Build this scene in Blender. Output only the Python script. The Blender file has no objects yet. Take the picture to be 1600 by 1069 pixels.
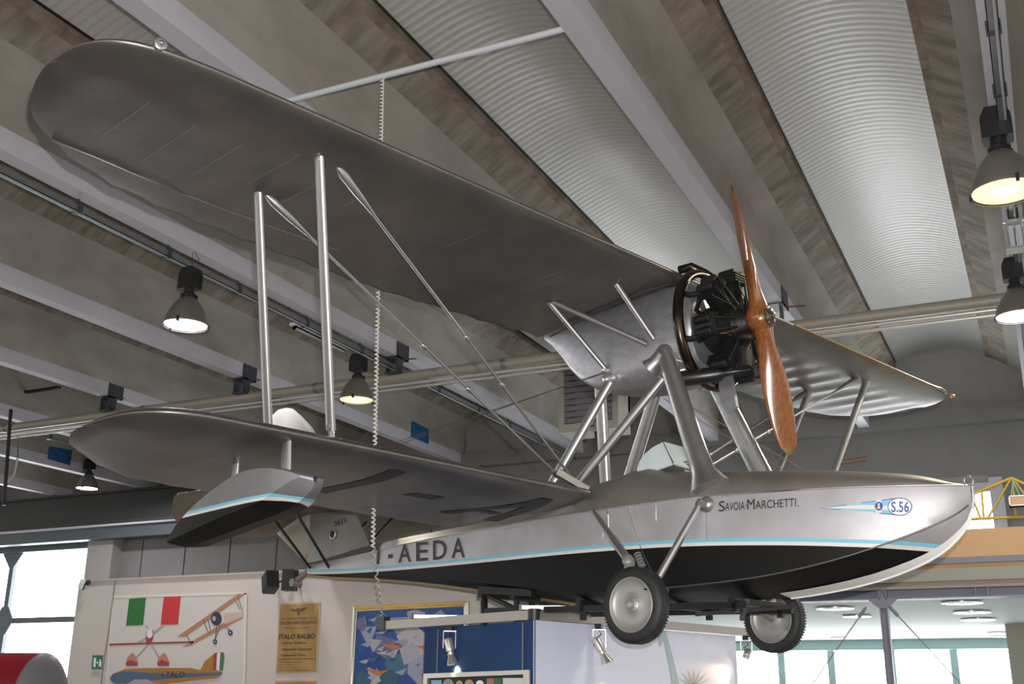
import bpy, bmesh, math, random
from mathutils import Vector, Matrix
random.seed(7)
sc = bpy.context.scene
col = sc.collection
V = Vector
# ---------------------------------------------------------------- camera
FPX = 1721.9
EYE = V((0, 0, 1.6))
RT = V((0.90310236, 0.42933591, 0.00876355)); UP = V((0.12451183, -0.28133085, 0.95149869)); FW = V((-0.41097801, 0.85820955, 0.30752796))
cam = bpy.data.cameras.new('camera'); cam.sensor_width = 36; cam.lens = FPX / 1600 * 36; cam.clip_end = 300
camo = bpy.data.objects.new('camera', cam); col.objects.link(camo)
camo.matrix_world = Matrix(((RT.x, UP.x, -FW.x, EYE.x), (RT.y, UP.y, -FW.y, EYE.y), (RT.z, UP.z, -FW.z, EYE.z), (0, 0, 0, 1)))
sc.camera = camo
# ---------------------------------------------------------------- world, light, exposure
sc.view_settings.view_transform = 'Standard'; sc.view_settings.look = 'None'; sc.view_settings.gamma = 1
sc.view_settings.use_curve_mapping = False; sc.view_settings.exposure = 1.0
w = bpy.data.worlds.new('daylight'); sc.world = w; w.use_nodes = True
w.node_tree.nodes['Background'].inputs[0].default_value = (1.0, 0.975, 0.94, 1)
w.node_tree.nodes['Background'].inputs[1].default_value = 0.85
WINDOW_LIGHT = 5.0
def lamp(name, kind, loc, energy, color=(1, 1, 1), size=0.5, rot=None, spot=None):
    l = bpy.data.lights.new(name, kind); l.energy = energy; l.color = color
    if kind == 'AREA': l.shape = 'DISK'; l.size = size
    else: l.shadow_soft_size = size
    if kind == 'SPOT': l.spot_size = spot; l.spot_blend = 0.5
    o = bpy.data.objects.new(name, l); col.objects.link(o); o.location = loc
    if rot is not None: o.rotation_euler = rot
    return o
# the camera's own flash, just above and to the right of the lens
fl = lamp('camera_flash', 'SPOT', EYE + UP * 0.14 + RT * 0.06, 1000, (1, 0.97, 0.93), 0.02, spot=math.radians(75))
fl.rotation_euler = camo.matrix_world.to_euler()
# ---------------------------------------------------------------- pixel helpers (photo frame 1600x1069)
def ray(px, py): return ((px - 800) * RT - (py - 534.5) * UP + FPX * FW).normalized()
def hitY(px, py, y): d = ray(px, py); return EYE + d * (y / d.y)
def hitZ(px, py, z): d = ray(px, py); return EYE + d * ((z - 1.6) / d.z)
ANG = math.radians(19.317616)
PS = V((math.sin(ANG), math.cos(ANG), 0)); PF = V((math.cos(ANG), -math.sin(ANG), 0)); P0 = V((-2.3607, 8.4353, 0))
def toP(P): q = P - P0; return V((q.dot(PF), q.dot(PS), q.z))          # world -> aircraft axes (x nose, y port, z up)
def toW(p): return P0 + PF * p[0] + PS * p[1] + V((0, 0, p[2]))
def side(px, py, y):
    d = ray(px, py); q = P0 + PS * y; return toP(EYE + d * ((q - EYE).dot(PS) / d.dot(PS)))
def level(px, py, z): return toP(hitZ(px, py, z))
def cross(px, py, x):
    d = ray(px, py); q = P0 + PF * x; return toP(EYE + d * ((q - EYE).dot(PF) / d.dot(PF)))
# ---------------------------------------------------------------- materials
MATS = {}
def nd(t, ty, **kw):
    n = t.nodes.new(ty)
    for k, v in kw.items(): setattr(n, k, v)
    return n
def mat(name, c, rough=0.6, metal=0.0, noise=0.0, nscale=6.0, bump=0.0, bscale=40.0, c2=None, stretch=(1, 1, 1), emit=None, estr=1.0, alpha=None, coat=0.0, spec=None):
    if name in MATS: return MATS[name]
    m = bpy.data.materials.new(name); m.use_nodes = True; t = m.node_tree; b = t.nodes['Principled BSDF']
    b.inputs['Base Color'].default_value = (*c, 1); b.inputs['Roughness'].default_value = rough; b.inputs['Metallic'].default_value = metal
    if coat: b.inputs['Coat Weight'].default_value = coat; b.inputs['Coat Roughness'].default_value = 0.12
    if spec is not None: b.inputs['Specular IOR Level'].default_value = spec
    tc = nd(t, 'ShaderNodeTexCoord'); mp = nd(t, 'ShaderNodeMapping'); mp.inputs['Scale'].default_value = stretch
    t.links.new(tc.outputs['Object'], mp.inputs['Vector'])
    if noise or c2:
        n = nd(t, 'ShaderNodeTexNoise'); n.inputs['Scale'].default_value = nscale; n.inputs['Detail'].default_value = 7; n.inputs['Roughness'].default_value = 0.62
        t.links.new(mp.outputs['Vector'], n.inputs['Vector'])
        r = nd(t, 'ShaderNodeValToRGB'); r.color_ramp.elements[0].position = 0.36; r.color_ramp.elements[1].position = 0.64
        d = c2 if c2 else tuple(x * (1 - noise) for x in c)
        r.color_ramp.elements[0].color = (*d, 1); r.color_ramp.elements[1].color = (*c, 1)
        t.links.new(n.outputs['Fac'], r.inputs['Fac']); t.links.new(r.outputs['Color'], b.inputs['Base Color'])
    if bump:
        n2 = nd(t, 'ShaderNodeTexNoise'); n2.inputs['Scale'].default_value = bscale; n2.inputs['Detail'].default_value = 4
        t.links.new(mp.outputs['Vector'], n2.inputs['Vector'])
        bp = nd(t, 'ShaderNodeBump'); bp.inputs['Strength'].default_value = bump; bp.inputs['Distance'].default_value = 0.01
        t.links.new(n2.outputs['Fac'], bp.inputs['Height']); t.links.new(bp.outputs['Normal'], b.inputs['Normal'])
    if emit: b.inputs['Emission Color'].default_value = (*emit, 1); b.inputs['Emission Strength'].default_value = estr
    if alpha is not None: b.inputs['Alpha'].default_value = alpha
    MATS[name] = m; return m
SILVER = mat('silver_dope_fabric', (0.26, 0.242, 0.228), 0.40, 0.85, noise=0.22, nscale=2.2, bump=0.12, bscale=9)
SILVER_SMOOTH = mat('silver_painted_tube', (0.44, 0.44, 0.44), 0.38, 0.85, noise=0.1, nscale=8)
COWL = mat('brushed_aluminium_cowl', (0.46, 0.46, 0.49), 0.42, 0.75, noise=0.2, nscale=9, stretch=(1, 1, 2.2))
FINM = mat('tail_light_dope', (0.36, 0.32, 0.275), 0.6, 0.1, noise=0.1)
WHEELM = mat('wheel_silver', (0.42, 0.41, 0.395), 0.5, 0.6)
RUBBER = mat('tyre_rubber', (0.022, 0.024, 0.025), 0.62, 0, noise=0.3, nscale=20)
BLACK = mat('black_enamel', (0.012, 0.012, 0.013), 0.33, 0, noise=0.2)
ENGINE = mat('engine_black', (0.012, 0.012, 0.012), 0.5, 0.1, noise=0.5, nscale=14)
EXH = mat('bronze_exhaust', (0.075, 0.052, 0.040), 0.27, 0.9, noise=0.4, nscale=7)
WOOD = mat('varnished_propeller_wood', (0.30, 0.11, 0.030), 0.22, 0, c2=(0.18, 0.058, 0.015), nscale=5, stretch=(14, 14, 1.0), coat=0.6)
WOODTIP = mat('brass_tip_sheath', (0.20, 0.13, 0.055), 0.4, 0.6)
COPPER = mat('copper_wire', (0.35, 0.14, 0.05), 0.4, 0.7)
GLASSW = mat('plexiglass_screen', (0.62, 0.70, 0.72), 0.12, 0, noise=0.1, coat=0.5)
STEELDK = mat('dark_painted_steel', (0.030, 0.036, 0.040), 0.5, 0.2, noise=0.3, nscale=3)
CONC = mat('bare_concrete', (0.42, 0.385, 0.35), 0.85, 0, c2=(0.30, 0.275, 0.245), nscale=1.1, bump=0.25, bscale=14, stretch=(1, 0.5, 1))
CONCST = mat('stained_concrete', (0.34, 0.30, 0.26), 0.88, 0, c2=(0.19, 0.16, 0.125), nscale=1.6, bump=0.3, bscale=12, stretch=(0.8, 2.6, 0.8))
RUSTST = mat('rust_stain_edge', (0.30, 0.25, 0.21), 0.85, 0, c2=(0.17, 0.12, 0.085), nscale=3)
LILAC = mat('lilac_white_paint', (0.56, 0.545, 0.60), 0.62, 0, noise=0.06, nscale=1)
WALLW = mat('warm_white_wall', (0.58, 0.54, 0.50), 0.8, 0, noise=0.05, nscale=2)
WALLG = mat('grey_plaster', (0.235, 0.225, 0.225), 0.85, 0, noise=0.12, nscale=1.2, bump=0.1)
WALLL = mat('light_plaster', (0.36, 0.34, 0.325), 0.85, 0, noise=0.1, nscale=1.2, bump=0.1)
BLUEW = mat('navy_blue_cloth', (0.012, 0.052, 0.165), 0.8, 0, noise=0.12, nscale=60)
PALEW = mat('pale_blue_panel', (0.62, 0.65, 0.78), 0.7, 0, noise=0.04)
ALU = mat('anodised_rail', (0.36, 0.33, 0.30), 0.35, 0.7)
ALUB = mat('bright_aluminium', (0.72, 0.70, 0.68), 0.3, 0.8)
BLKPL = mat('black_plastic', (0.016, 0.016, 0.017), 0.4)
WHITE = mat('white_paint', (0.72, 0.73, 0.72), 0.6)
STRIPEB = mat('sky_blue_paint', (0.20, 0.52, 0.68), 0.4)
STRIPEW = mat('white_stripe_paint', (0.72, 0.68, 0.66), 0.4)
INK = mat('black_lettering', (0.012, 0.012, 0.012), 0.5)
NAVY = mat('navy_lettering', (0.02, 0.05, 0.28), 0.5)
PIPEM = mat('beige_pipe', (0.36, 0.33, 0.28), 0.45, 0.1)
GALV = mat('galvanised_tray', (0.24, 0.26, 0.27), 0.4, 0.6)
BRACK = mat('dark_grey_bracket', (0.055, 0.062, 0.075), 0.5, 0.2)
SHADE = mat('grey_lamp_shade', (0.24, 0.225, 0.20), 0.35, 0.5)
GOLD = mat('gold_frame', (0.42, 0.30, 0.10), 0.3, 0.8, noise=0.3, nscale=30, stretch=(0.1, 1, 1))
GILT = mat('silver_gilt_frame', (0.55, 0.52, 0.46), 0.3, 0.8)
PEACH = mat('peach_render', (0.62, 0.40, 0.22), 0.8, 0, noise=0.07, nscale=2)
TAN = mat('tan_render', (0.42, 0.32, 0.25), 0.8, 0, noise=0.07, nscale=2)
SAGE = mat('grey_green_steel', (0.30, 0.31, 0.28), 0.6)
LAV = mat('lavender_grey_steel', (0.20, 0.20, 0.27), 0.5)
TEALW = mat('white_room_paint', (0.55, 0.62, 0.60), 0.7)
YEL = mat('yellow_steel', (0.42, 0.27, 0.02), 0.5)
def flat(name, c, r=0.7): return mat(name, c, r)
def emis(name, c, s): return mat(name, (0.8, 0.8, 0.8), 0.5, emit=c, estr=s)
SKYP = emis('bright_daylight_pane', (0.93, 0.97, 1.0), WINDOW_LIGHT)
SKYR = emis('room_daylight_pane', (0.93, 0.97, 1.0), 5.5)
# ---------------------------------------------------------------- mesh builder
class MB:
    def __init__(s): s.v = []; s.f = []; s.m = []; s.s = []; s.c = []
    def cut(s): s.c.append((len(s.v), len(s.f))); return s
    def each(s, name, mats, parent=None, **pr):      # one object per piece between cuts
        cs = [(0, 0)] + [c for c in s.c if 0 < c[0] < len(s.v)] + [(len(s.v), len(s.f))]; out = []
        for (v0, f0), (v1, f1) in zip(cs, cs[1:]):
            if v1 == v0: continue
            b = MB(); b.v = s.v[v0:v1]; b.f = [[i - v0 for i in f] for f in s.f[f0:f1]]; b.m = s.m[f0:f1]; b.s = s.s[f0:f1]; out.append(b.build(name, mats, parent, **pr))
        return out
    def add(s, vs, fs, smooth=False, mi=0):
        o = len(s.v); s.v += [tuple(v) for v in vs]
        for f in fs: s.f.append([i + o for i in f]); s.m.append(mi); s.s.append(smooth)
        return s
    def box(s, a, b, mi=0):
        x0, y0, z0 = (min(a[i], b[i]) for i in range(3)); x1, y1, z1 = (max(a[i], b[i]) for i in range(3))
        vs = [(x0, y0, z0), (x1, y0, z0), (x1, y1, z0), (x0, y1, z0), (x0, y0, z1), (x1, y0, z1), (x1, y1, z1), (x0, y1, z1)]
        return s.add(vs, [(0, 3, 2, 1), (4, 5, 6, 7), (0, 1, 5, 4), (1, 2, 6, 5), (2, 3, 7, 6), (3, 0, 4, 7)], mi=mi)
    def obox(s, c, ax, ay, az, mi=0):           # centre and three half-vectors
        c, ax, ay, az = V(c), V(ax), V(ay), V(az)
        vs = [c + ax * i + ay * j + az * k for k in (-1, 1) for i, j in ((-1, -1), (1, -1), (1, 1), (-1, 1))]
        return s.add(vs, [(0, 3, 2, 1), (4, 5, 6, 7), (0, 1, 5, 4), (1, 2, 6, 5), (2, 3, 7, 6), (3, 0, 4, 7)], mi=mi)
    def bar(s, p, q, wd, ht, up=(0, 0, 1), mi=0):
        p, q = V(p), V(q); d = q - p; u = V(up); sd = d.cross(u)
        if sd.length < 1e-6: sd = d.cross(V((1, 0, 0)))
        sd.normalize(); u = sd.cross(d).normalized()
        return s.obox((p + q) / 2, d / 2, sd * wd / 2, u * ht / 2, mi)
    def ring(s, c, d, r, n, r2=None, ref=None):
        d = V(d).normalized(); a = V(ref) if ref else (V((0, 0, 1)) if abs(d.z) < 0.9 else V((1, 0, 0)))
        a = (a - d * a.dot(d)).normalized(); b = d.cross(a)
        return [V(c) + a * math.cos(2 * math.pi * i / n) * r + b * math.sin(2 * math.pi * i / n) * (r2 if r2 else r) for i in range(n)]
    def loft(s, rings, caps=True, closed=False, smooth=True, mi=0, wrap=True):
        n = len(rings[0]); vs = [v for r in rings for v in r]; fs = []
        R = len(rings)
        for i in range(R if closed else R - 1):
            for j in range(n if wrap else n - 1):
                fs.append((i * n + j, i * n + (j + 1) % n, ((i + 1) % R) * n + (j + 1) % n, ((i + 1) % R) * n + j))
        s.add(vs, fs, smooth, mi)
        if caps and not closed:
            s.add(rings[0], [list(range(n))[::-1]], False, mi); s.add(rings[-1], [list(range(n))], False, mi)
        return s
    def tube(s, p, q, r, n=12, rb=None, ell=None, ref=None, mi=0):
        d = V(q) - V(p); rb = r if rb is None else rb; e = ell or 1
        return s.loft([s.ring(p, d, r, n, r * e, ref), s.ring(q, d, rb, n, rb * e, ref)], mi=mi)
    def path(s, pts, r, n=8, closed=False, mi=0):
        pts = [V(p) for p in pts]; rings = []; N = len(pts)
        for i in range(N):
            d = (pts[(i + 1) % N] - pts[i - 1]) if closed else pts[min(i + 1, N - 1)] - pts[max(i - 1, 0)]
            rr = r[i] if isinstance(r, (list, tuple)) else r
            rings.append(s.ring(pts[i], d, rr, n))
        # untwist
        for i in range(1, N):
            k = min(range(n), key=lambda k: (rings[i][k] - rings[i - 1][0]).length); rings[i] = rings[i][k:] + rings[i][:k]
        return s.loft(rings, closed=closed, mi=mi)
    def lathe(s, c, axis, prof, n=24, mi=0, smooth=True, caps=True):   # prof: (t along axis, radius)
        a = V(axis).normalized(); return s.loft([s.ring(V(c) + a * t, a, max(r, 1e-4), n) for t, r in prof], mi=mi, smooth=smooth, caps=caps)
    def prism(s, pts, d, mi=0, smooth=False):    # planar polygon extruded by d
        n = len(pts); a = [V(p) for p in pts]; b = [p + V(d) for p in a]
        s.add(a + b, [list(range(n))[::-1], [i + n for i in range(n)]] + [(i, (i + 1) % n, (i + 1) % n + n, i + n) for i in range(n)], smooth, mi); return s
    def build(s, name, mats, parent=None, **pr):
        me = bpy.data.meshes.new(name); me.from_pydata(s.v, [], s.f)
        mats = mats if isinstance(mats, (list, tuple)) else [mats]
        for m in mats: me.materials.append(m)
        me.polygons.foreach_set('material_index', s.m); me.polygons.foreach_set('use_smooth', s.s)
        bm = bmesh.new(); bm.from_mesh(me); bmesh.ops.remove_doubles(bm, verts=bm.verts, dist=1e-6) if pr.pop('weld', False) else None
        bmesh.ops.recalc_face_normals(bm, faces=bm.faces); bm.to_mesh(me); bm.free()
        me.set_sharp_from_angle(angle=math.radians(pr.pop('sharp', 50)))
        o = bpy.data.objects.new(name, me); col.objects.link(o)
        if parent: o.parent = parent
        for k, v in pr.items(): o[k] = v
        return o
def thing(name, label, cat, loc=(0, 0, 0), rz=0.0, group=None):
    o = bpy.data.objects.new(name, None); col.objects.link(o); o.location = loc; o.rotation_euler = (0, 0, rz); o.empty_display_size = 0.1
    o['label'] = label; o['category'] = cat
    if group: o['group'] = group
    return o
def tag(o, label, cat, group=None):
    o['label'] = label; o['category'] = cat
    if group: o['group'] = group
    return o
def struct(o): o['kind'] = 'structure'; return o
def copy_tree(o, parent=None):
    c = o.copy(); col.objects.link(c)
    if parent: c.parent = parent; c.matrix_parent_inverse = o.matrix_parent_inverse
    for ch in [x for x in col.objects if x.parent == o]: copy_tree(ch, c)
    return c
def text_mesh(body, size, width=1.0, spacing=1.0, extrude=0.0, res=3, bold=0.0):
    cu = bpy.data.curves.new('t', 'FONT'); cu.body = body; cu.size = size; cu.space_character = spacing; cu.resolution_u = res; cu.extrude = extrude; cu.offset = bold
    o = bpy.data.objects.new('t', cu); col.objects.link(o)
    me = bpy.data.meshes.new_from_object(o.evaluated_get(bpy.context.evaluated_depsgraph_get()))
    vs = [V((v.co.x * width, v.co.y, v.co.z)) for v in me.vertices]; fs = [list(p.vertices) for p in me.polygons]
    bpy.data.objects.remove(o); bpy.data.curves.remove(cu); bpy.data.meshes.remove(me)
    return vs, fs
def fit_text(body, L, H, **kw):                  # scaled so the ink is L wide and H tall, from (0,0)
    vs, fs = text_mesh(body, 1, **kw)
    x0 = min(v.x for v in vs); x1 = max(v.x for v in vs); y0 = min(v.y for v in vs); y1 = max(v.y for v in vs)
    return [V(((v.x - x0) / (x1 - x0) * L, (v.y - y0) / (y1 - y0) * H, v.z)) for v in vs], fs
def lerp(tab, x, k=1):
    t = sorted(tab); 
    if x <= t[0][0]: return t[0][k]
    for a, b in zip(t, t[1:]):
        if x <= b[0]: f = (x - a[0]) / (b[0] - a[0]); return a[k] + (b[k] - a[k]) * f
    return t[-1][k]
def smooth_lerp(tab, x, k=1):                    # Catmull-Rom through the table
    t = sorted(tab)
    if x <= t[0][0]: return t[0][k]
    if x >= t[-1][0]: return t[-1][k]
    for i in range(len(t) - 1):
        a, b = t[i], t[i + 1]
        if x <= b[0]:
            h = b[0] - a[0]; f = (x - a[0]) / h
            ma = (b[k] - t[i - 1][k]) / (b[0] - t[i - 1][0]) if i > 0 else (b[k] - a[k]) / h
            mb = (t[i + 2][k] - a[k]) / (t[i + 2][0] - a[0]) if i + 2 < len(t) else (b[k] - a[k]) / h
            return (2 * f ** 3 - 3 * f * f + 1) * a[k] + (f ** 3 - 2 * f * f + f) * h * ma + (-2 * f ** 3 + 3 * f * f) * b[k] + (f ** 3 - f * f) * h * mb
# ================================================================ HALL
HB = 5.5                                          # beam soffit above the eye
ZB = 1.6 + HB
YF = 23.9                                         # far wall
flo = MB().box((-50, -25, -0.1), (30, 30, 0)).build('floor', mat('brown_floor', (0.20, 0.175, 0.155), 0.5, 0, noise=0.1)); struct(flo)
# ceiling: precast beams with flaring tops, corrugated barrel vault between each pair
ceil = bpy.data.objects.new('ceiling', None); col.objects.link(ceil); struct(ceil)
def corrugated():
    m = bpy.data.materials.new('corrugated_vault_sheet'); m.use_nodes = True; t = m.node_tree; b = t.nodes['Principled BSDF']
    b.inputs['Metallic'].default_value = 0.2; b.inputs['Roughness'].default_value = 0.42
    tc = nd(t, 'ShaderNodeTexCoord'); wv = nd(t, 'ShaderNodeTexWave', wave_type='BANDS', bands_direction='Y', wave_profile='SIN')
    wv.inputs['Scale'].default_value = 0.314 / 0.118 ; wv.inputs['Distortion'].default_value = 0
    t.links.new(tc.outputs['Object'], wv.inputs['Vector'])
    r = nd(t, 'ShaderNodeValToRGB'); r.color_ramp.elements[0].position = 0.0; r.color_ramp.elements[1].position = 0.35
    r.color_ramp.elements[0].color = (0.46, 0.445, 0.425, 1); r.color_ramp.elements[1].color = (0.55, 0.53, 0.505, 1)
    t.links.new(wv.outputs['Fac'], r.inputs['Fac']); t.links.new(r.outputs['Color'], b.inputs['Base Color'])
    bp = nd(t, 'ShaderNodeBump'); bp.inputs['Strength'].default_value = 0.18; bp.inputs['Distance'].default_value = 0.02
    t.links.new(wv.outputs['Fac'], bp.inputs['Height']); t.links.new(bp.outputs['Normal'], b.inputs['Normal'])
    return m
VAULT = corrugated()
BX = [(0.032 - 0.59 * n) * HB for n in range(-3, 12)]
Y0, Y1 = -14.0, YF
def prof_beam(s):                                 # half profile from soffit outwards; s = side
    return [(0.02 * HB * s, ZB), (0.02 * HB * s, ZB + 0.046 * HB), (0.02 * HB * s, ZB + 0.16 * HB), (0.06 * HB * s, ZB + 0.195 * HB), (0.115 * HB * s, ZB + 0.232 * HB), (0.133 * HB * s, ZB + 0.237 * HB), (0.133 * HB * s, ZB + 0.262 * HB)]
for i, bx in enumerate(BX):
    b = MB()
    def strip(p, q, mi):
        ys = [Y0 + (Y1 - Y0) * k / 12 for k in range(13)]
        for y, y2 in zip(ys, ys[1:]): b.add([(bx + p[0], y, p[1]), (bx + q[0], y, q[1]), (bx + q[0], y2, q[1]), (bx + p[0], y2, p[1])], [(0, 1, 2, 3)], mi=mi)
    for s in (-1, 1):
        P = prof_beam(s); 
        for k, mi in zip(range(6), (0, 1, 1, 2, 3, 3)): strip(P[k], P[k + 1], mi)
    strip((-0.02 * HB, ZB), (0.02 * HB, ZB), 0)
    strip((-0.133 * HB, ZB + 0.262 * HB), (0.133 * HB, ZB + 0.262 * HB), 1)
    b.build('concrete_beam', [LILAC, CONC, CONCST, RUSTST], ceil, weld=True)
    if i:
        a0, a1 = bx + 0.12 * HB, BX[i - 1] - 0.12 * HB; v = MB(); n = 16; ins = []; 
        for k in range(n + 1):
            t = k / n; x = a0 + (a1 - a0) * t; z = ZB + 0.255 * HB + 0.27 * math.sin(math.pi * t)
            ins.append((x, z))
        v.loft([[V((x, Y0, z)) for x, z in ins], [V((x, Y1, z)) for x, z in ins]], caps=False, wrap=False)
        v.loft([[V((x, Y0, z + 0.1)) for x, z in ins], [V((x, Y1, z + 0.1)) for x, z in ins]], caps=False, wrap=False)
        v.build('vault_panel', VAULT, ceil)
        sh = MB()                                 # black strip painting in the shadow gap where the sheet meets the beam edge
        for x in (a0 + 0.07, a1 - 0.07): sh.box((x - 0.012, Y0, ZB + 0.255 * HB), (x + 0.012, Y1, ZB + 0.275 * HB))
        sh.build('edge_shadow_strip', BLACK, ceil)
# far wall with its window openings
wb = MB()
WX = [(-44, -24.6), (-5.2, -0.8)]
def wall_piece(x0, x1, z0, z1, y=YF, d=0.3, mi=0): wb.box((x0, y, z0), (x1, y + d, z1), mi)
wall_piece(-50, 20, 5.95, 7.0); wall_piece(-50, 20, 7.0, 7.35, YF - 0.25, 0.55); wall_piece(-50, 20, 7.35, 9.6, YF, 0.3, 1)
wall_piece(-24.6, -5.2, 0, 5.95); wall_piece(-0.8, 20, 2.9, 5.95); wall_piece(-50, -44, 0, 5.95)
wall_piece(-5.2, -0.8, 2.9, 3.5); wall_piece(-5.2, -0.8, 5.7, 5.95, YF, 0.3, 1); wall_piece(-44, -24.6, 0, 0.8); wall_piece(-5.2, 20, 0, 0.6)
struct(wb.build('wall_back', [WALLG, WALLL]))
pl = MB()                                          # precast panels with joints, and a pier, under the girder
for k in range(9):
    x0 = -24.4 + k * 1.55; pl.box((x0 + 0.02, YF - 0.12, 0), (x0 + 1.53, YF, 5.85))
pl.box((-24.55, YF - 0.5, 0), (-23.6, YF - 0.1, 5.8), 1)
struct(pl.build('trim_1', [WALLG, WALLL]))
# big left window: steel frame with gusset nodes and panes
wn = bpy.data.objects.new('window_1', None); col.objects.link(wn); struct(wn)
DKF = mat('blue_grey_frame', (0.075, 0.095, 0.105), 0.5, 0.2)
g = MB(); xs = [-24.6 - 3.42 * k for k in range(6)]
g.box((-44, YF - 0.15, 5.62), (-24.3, YF + 0.1, 5.98)); g.box((-24.62, YF - 0.15, 0.8), (-24.0, YF + 0.1, 5.98))
for x in xs[1:]: g.box((x - 0.09, YF - 0.05, 0.8), (x + 0.09, YF + 0.08, 5.7))
for z in (3.62, 1.6): g.box((-44, YF - 0.04, z - 0.06), (-24.6, YF + 0.06, z + 0.1))
for x in xs[1:]:
    for z in (3.65,): g.prism([(x - .4, YF - .06, z), (x - .14, YF - .06, z + .4), (x + .14, YF - .06, z + .4), (x + .4, YF - .06, z), (x + .14, YF - .06, z - .4), (x - .14, YF - .06, z - .4)], (0, .03, 0))
    g.prism([(x - .45, YF - .06, 5.65), (x - .1, YF - .06, 5.2), (x + .1, YF - .06, 5.2), (x + .45, YF - .06, 5.65)], (0, .03, 0))
g.prism([(-25.0, YF - .06, 5.65), (-24.6, YF - .06, 5.65), (-24.6, YF - .06, 5.2)], (0, .03, 0))
g.build('window_frame', DKF, wn)
MB().box((-44, YF + 0.12, 0.8), (-24.6, YF + 0.14, 5.7)).build('window_pane', SKYP, wn)
wn = bpy.data.objects.new('window_2', None); col.objects.link(wn); struct(wn)
MB().box((-5.2, YF + 0.12, 3.5), (-0.8, YF + 0.14, 5.7)).build('window_pane', SKYP, wn)
g = MB(); 
for x in (-5.1, -3.7, -2.3): g.box((x - .06, YF - .02, 3.5), (x + .06, YF + .1, 5.7))
g.box((-1.0 + .2, YF - .05, 3.5), (-0.55, YF + .1, 5.9)); g.box((-5.2, YF - .06, 5.62), (-0.6, YF + .1, 5.8))
g.build('window_frame', LILAC, wn)
# dark steel girder in front of the far wall, left
gd = MB(); zt, zb_ = 7.07, 6.1
gd.box((-46, 23.0, zb_), (-13.0, 23.35, zb_ + 0.12)); gd.box((-46, 23.12, zb_ + .1), (-13.0, 23.22, zt)); gd.box((-46, 23.0, zt - .06), (-13.0, 23.35, zt))
GIR = mat('dark_girder_steel', (0.028, 0.031, 0.030), 0.55, 0.1, noise=0.2, nscale=1.5)
gr = thing('steel_girder', 'long dark grey steel girder carrying the beams above the left windows', 'girder', (-30, 23.2, zb_))
o = gd.build('web_plate', GIR, gr); o.location = (30, -23.2, -zb_)
o = MB().box((-46, 22.95, zb_ - .03), (-13.0, 23.12, zb_ + .02)).build('bottom_flange', LILAC, gr); o.location = (30, -23.2, -zb_)
o = MB().box((-46, 23.1, 5.75), (-13.0, 23.4, zb_ - .03)).build('lower_channel', DKF, gr); o.location = (30, -23.2, -zb_)
# ---------------------------------------------------------------- pipes under the beams
YP = 15.5
def zpipe(y, r=0.34): return 1.6 + r * y
pr = thing('ceiling_pipe', 'long beige pipe running across the hall under the beams, thickest of the run', 'pipe', (-10, YP, zpipe(YP)), group=None)
zp = hitY(1580, 464, YP).z; zp2 = hitY(300, 633, YP).z; zc_ = (zp + zp2) / 2
MB().tube((-22, 0, zc_ - pr.location.z), (14, 0, zc_ - pr.location.z), 0.085, 14).build('pipe_body', PIPEM, pr)
cm = MB()
for x in (-15, -9, -5.3, -1.3, 2.4, 6): cm.lathe((x, 0, zc_ - pr.location.z), (1, 0, 0), [(0, .09), (0.01, .096), (0.08, .096), (0.09, .09)], 14).cut()
cm.each('pipe_coupling', GALV, pr)
for dz, rr, lab in ((-0.15, 0.032, 'upper of the two thin pale conduits slung below the thick beige pipe'), (-0.225, 0.028, 'lower of the two thin pale conduits slung below the thick beige pipe')):
    tag(MB().tube((-22, YP - .05, zc_ + dz), (14, YP - .05, zc_ + dz), rr, 8).build('thin_conduit', mat('pale_conduit', (0.62, 0.60, 0.56), 0.25, 0.5)), lab, 'pipe')
for k, (bx, lab) in enumerate(((BX[3 + 5], 'dark grey pipe bracket clamped to the beam above the left wing tip of the seaplane'), (BX[3 + 4], 'dark grey pipe bracket on the beam just left of the long wing struts'), (BX[3 + 3], 'dark grey pipe bracket on the beam behind the two thin wing braces'), (BX[3 + 1], 'dark grey pipe bracket on the beam right of the propeller hub'))):
    t = thing('pipe_bracket', lab, 'bracket', (bx, 15.4, ZB), group='pipe brackets under the beams')
    m = MB(); m.box((-.13, -.19, -.02), (.13, .19, 0)); m.box((.112, -.19, -.02), (.13, .19, .25)); m.box((-.13, -.19, -.02), (-.112, .19, .25)); m.build('clamp_plate', BRACK, t)
    m = MB(); m.box((-.15, -.1, -.26), (-.13, .1, 0)); m.box((.05, -.1, -.26), (.07, .1, 0)); m.box((-.16, -.12, -.27), (.1, .12, -.25)); m.build('hanger', BRACK, t)
    MB().tube((.13, -.05, -.04), (.42, -.05, -.06), .012, 6).build('bolt_rod', mat('red_oxide_rod', (0.13, 0.05, 0.045), 0.6), t)
# white spreader tube carrying the coiled cord
a = hitZ(487, 157, ZB - .03); b_ = hitZ(899, 46, ZB - .03); yb = (a.y + b_.y) / 2
tag(MB().tube((BX[5] + .11, yb, ZB + .02), (BX[4] - .11, yb, ZB + .02), 0.03, 12).build('spreader_tube', mat('white_tube', (0.62, 0.64, 0.68), 0.4)), 'white tube spanning between two ceiling beams above the upper wing', 'tube')
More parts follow.
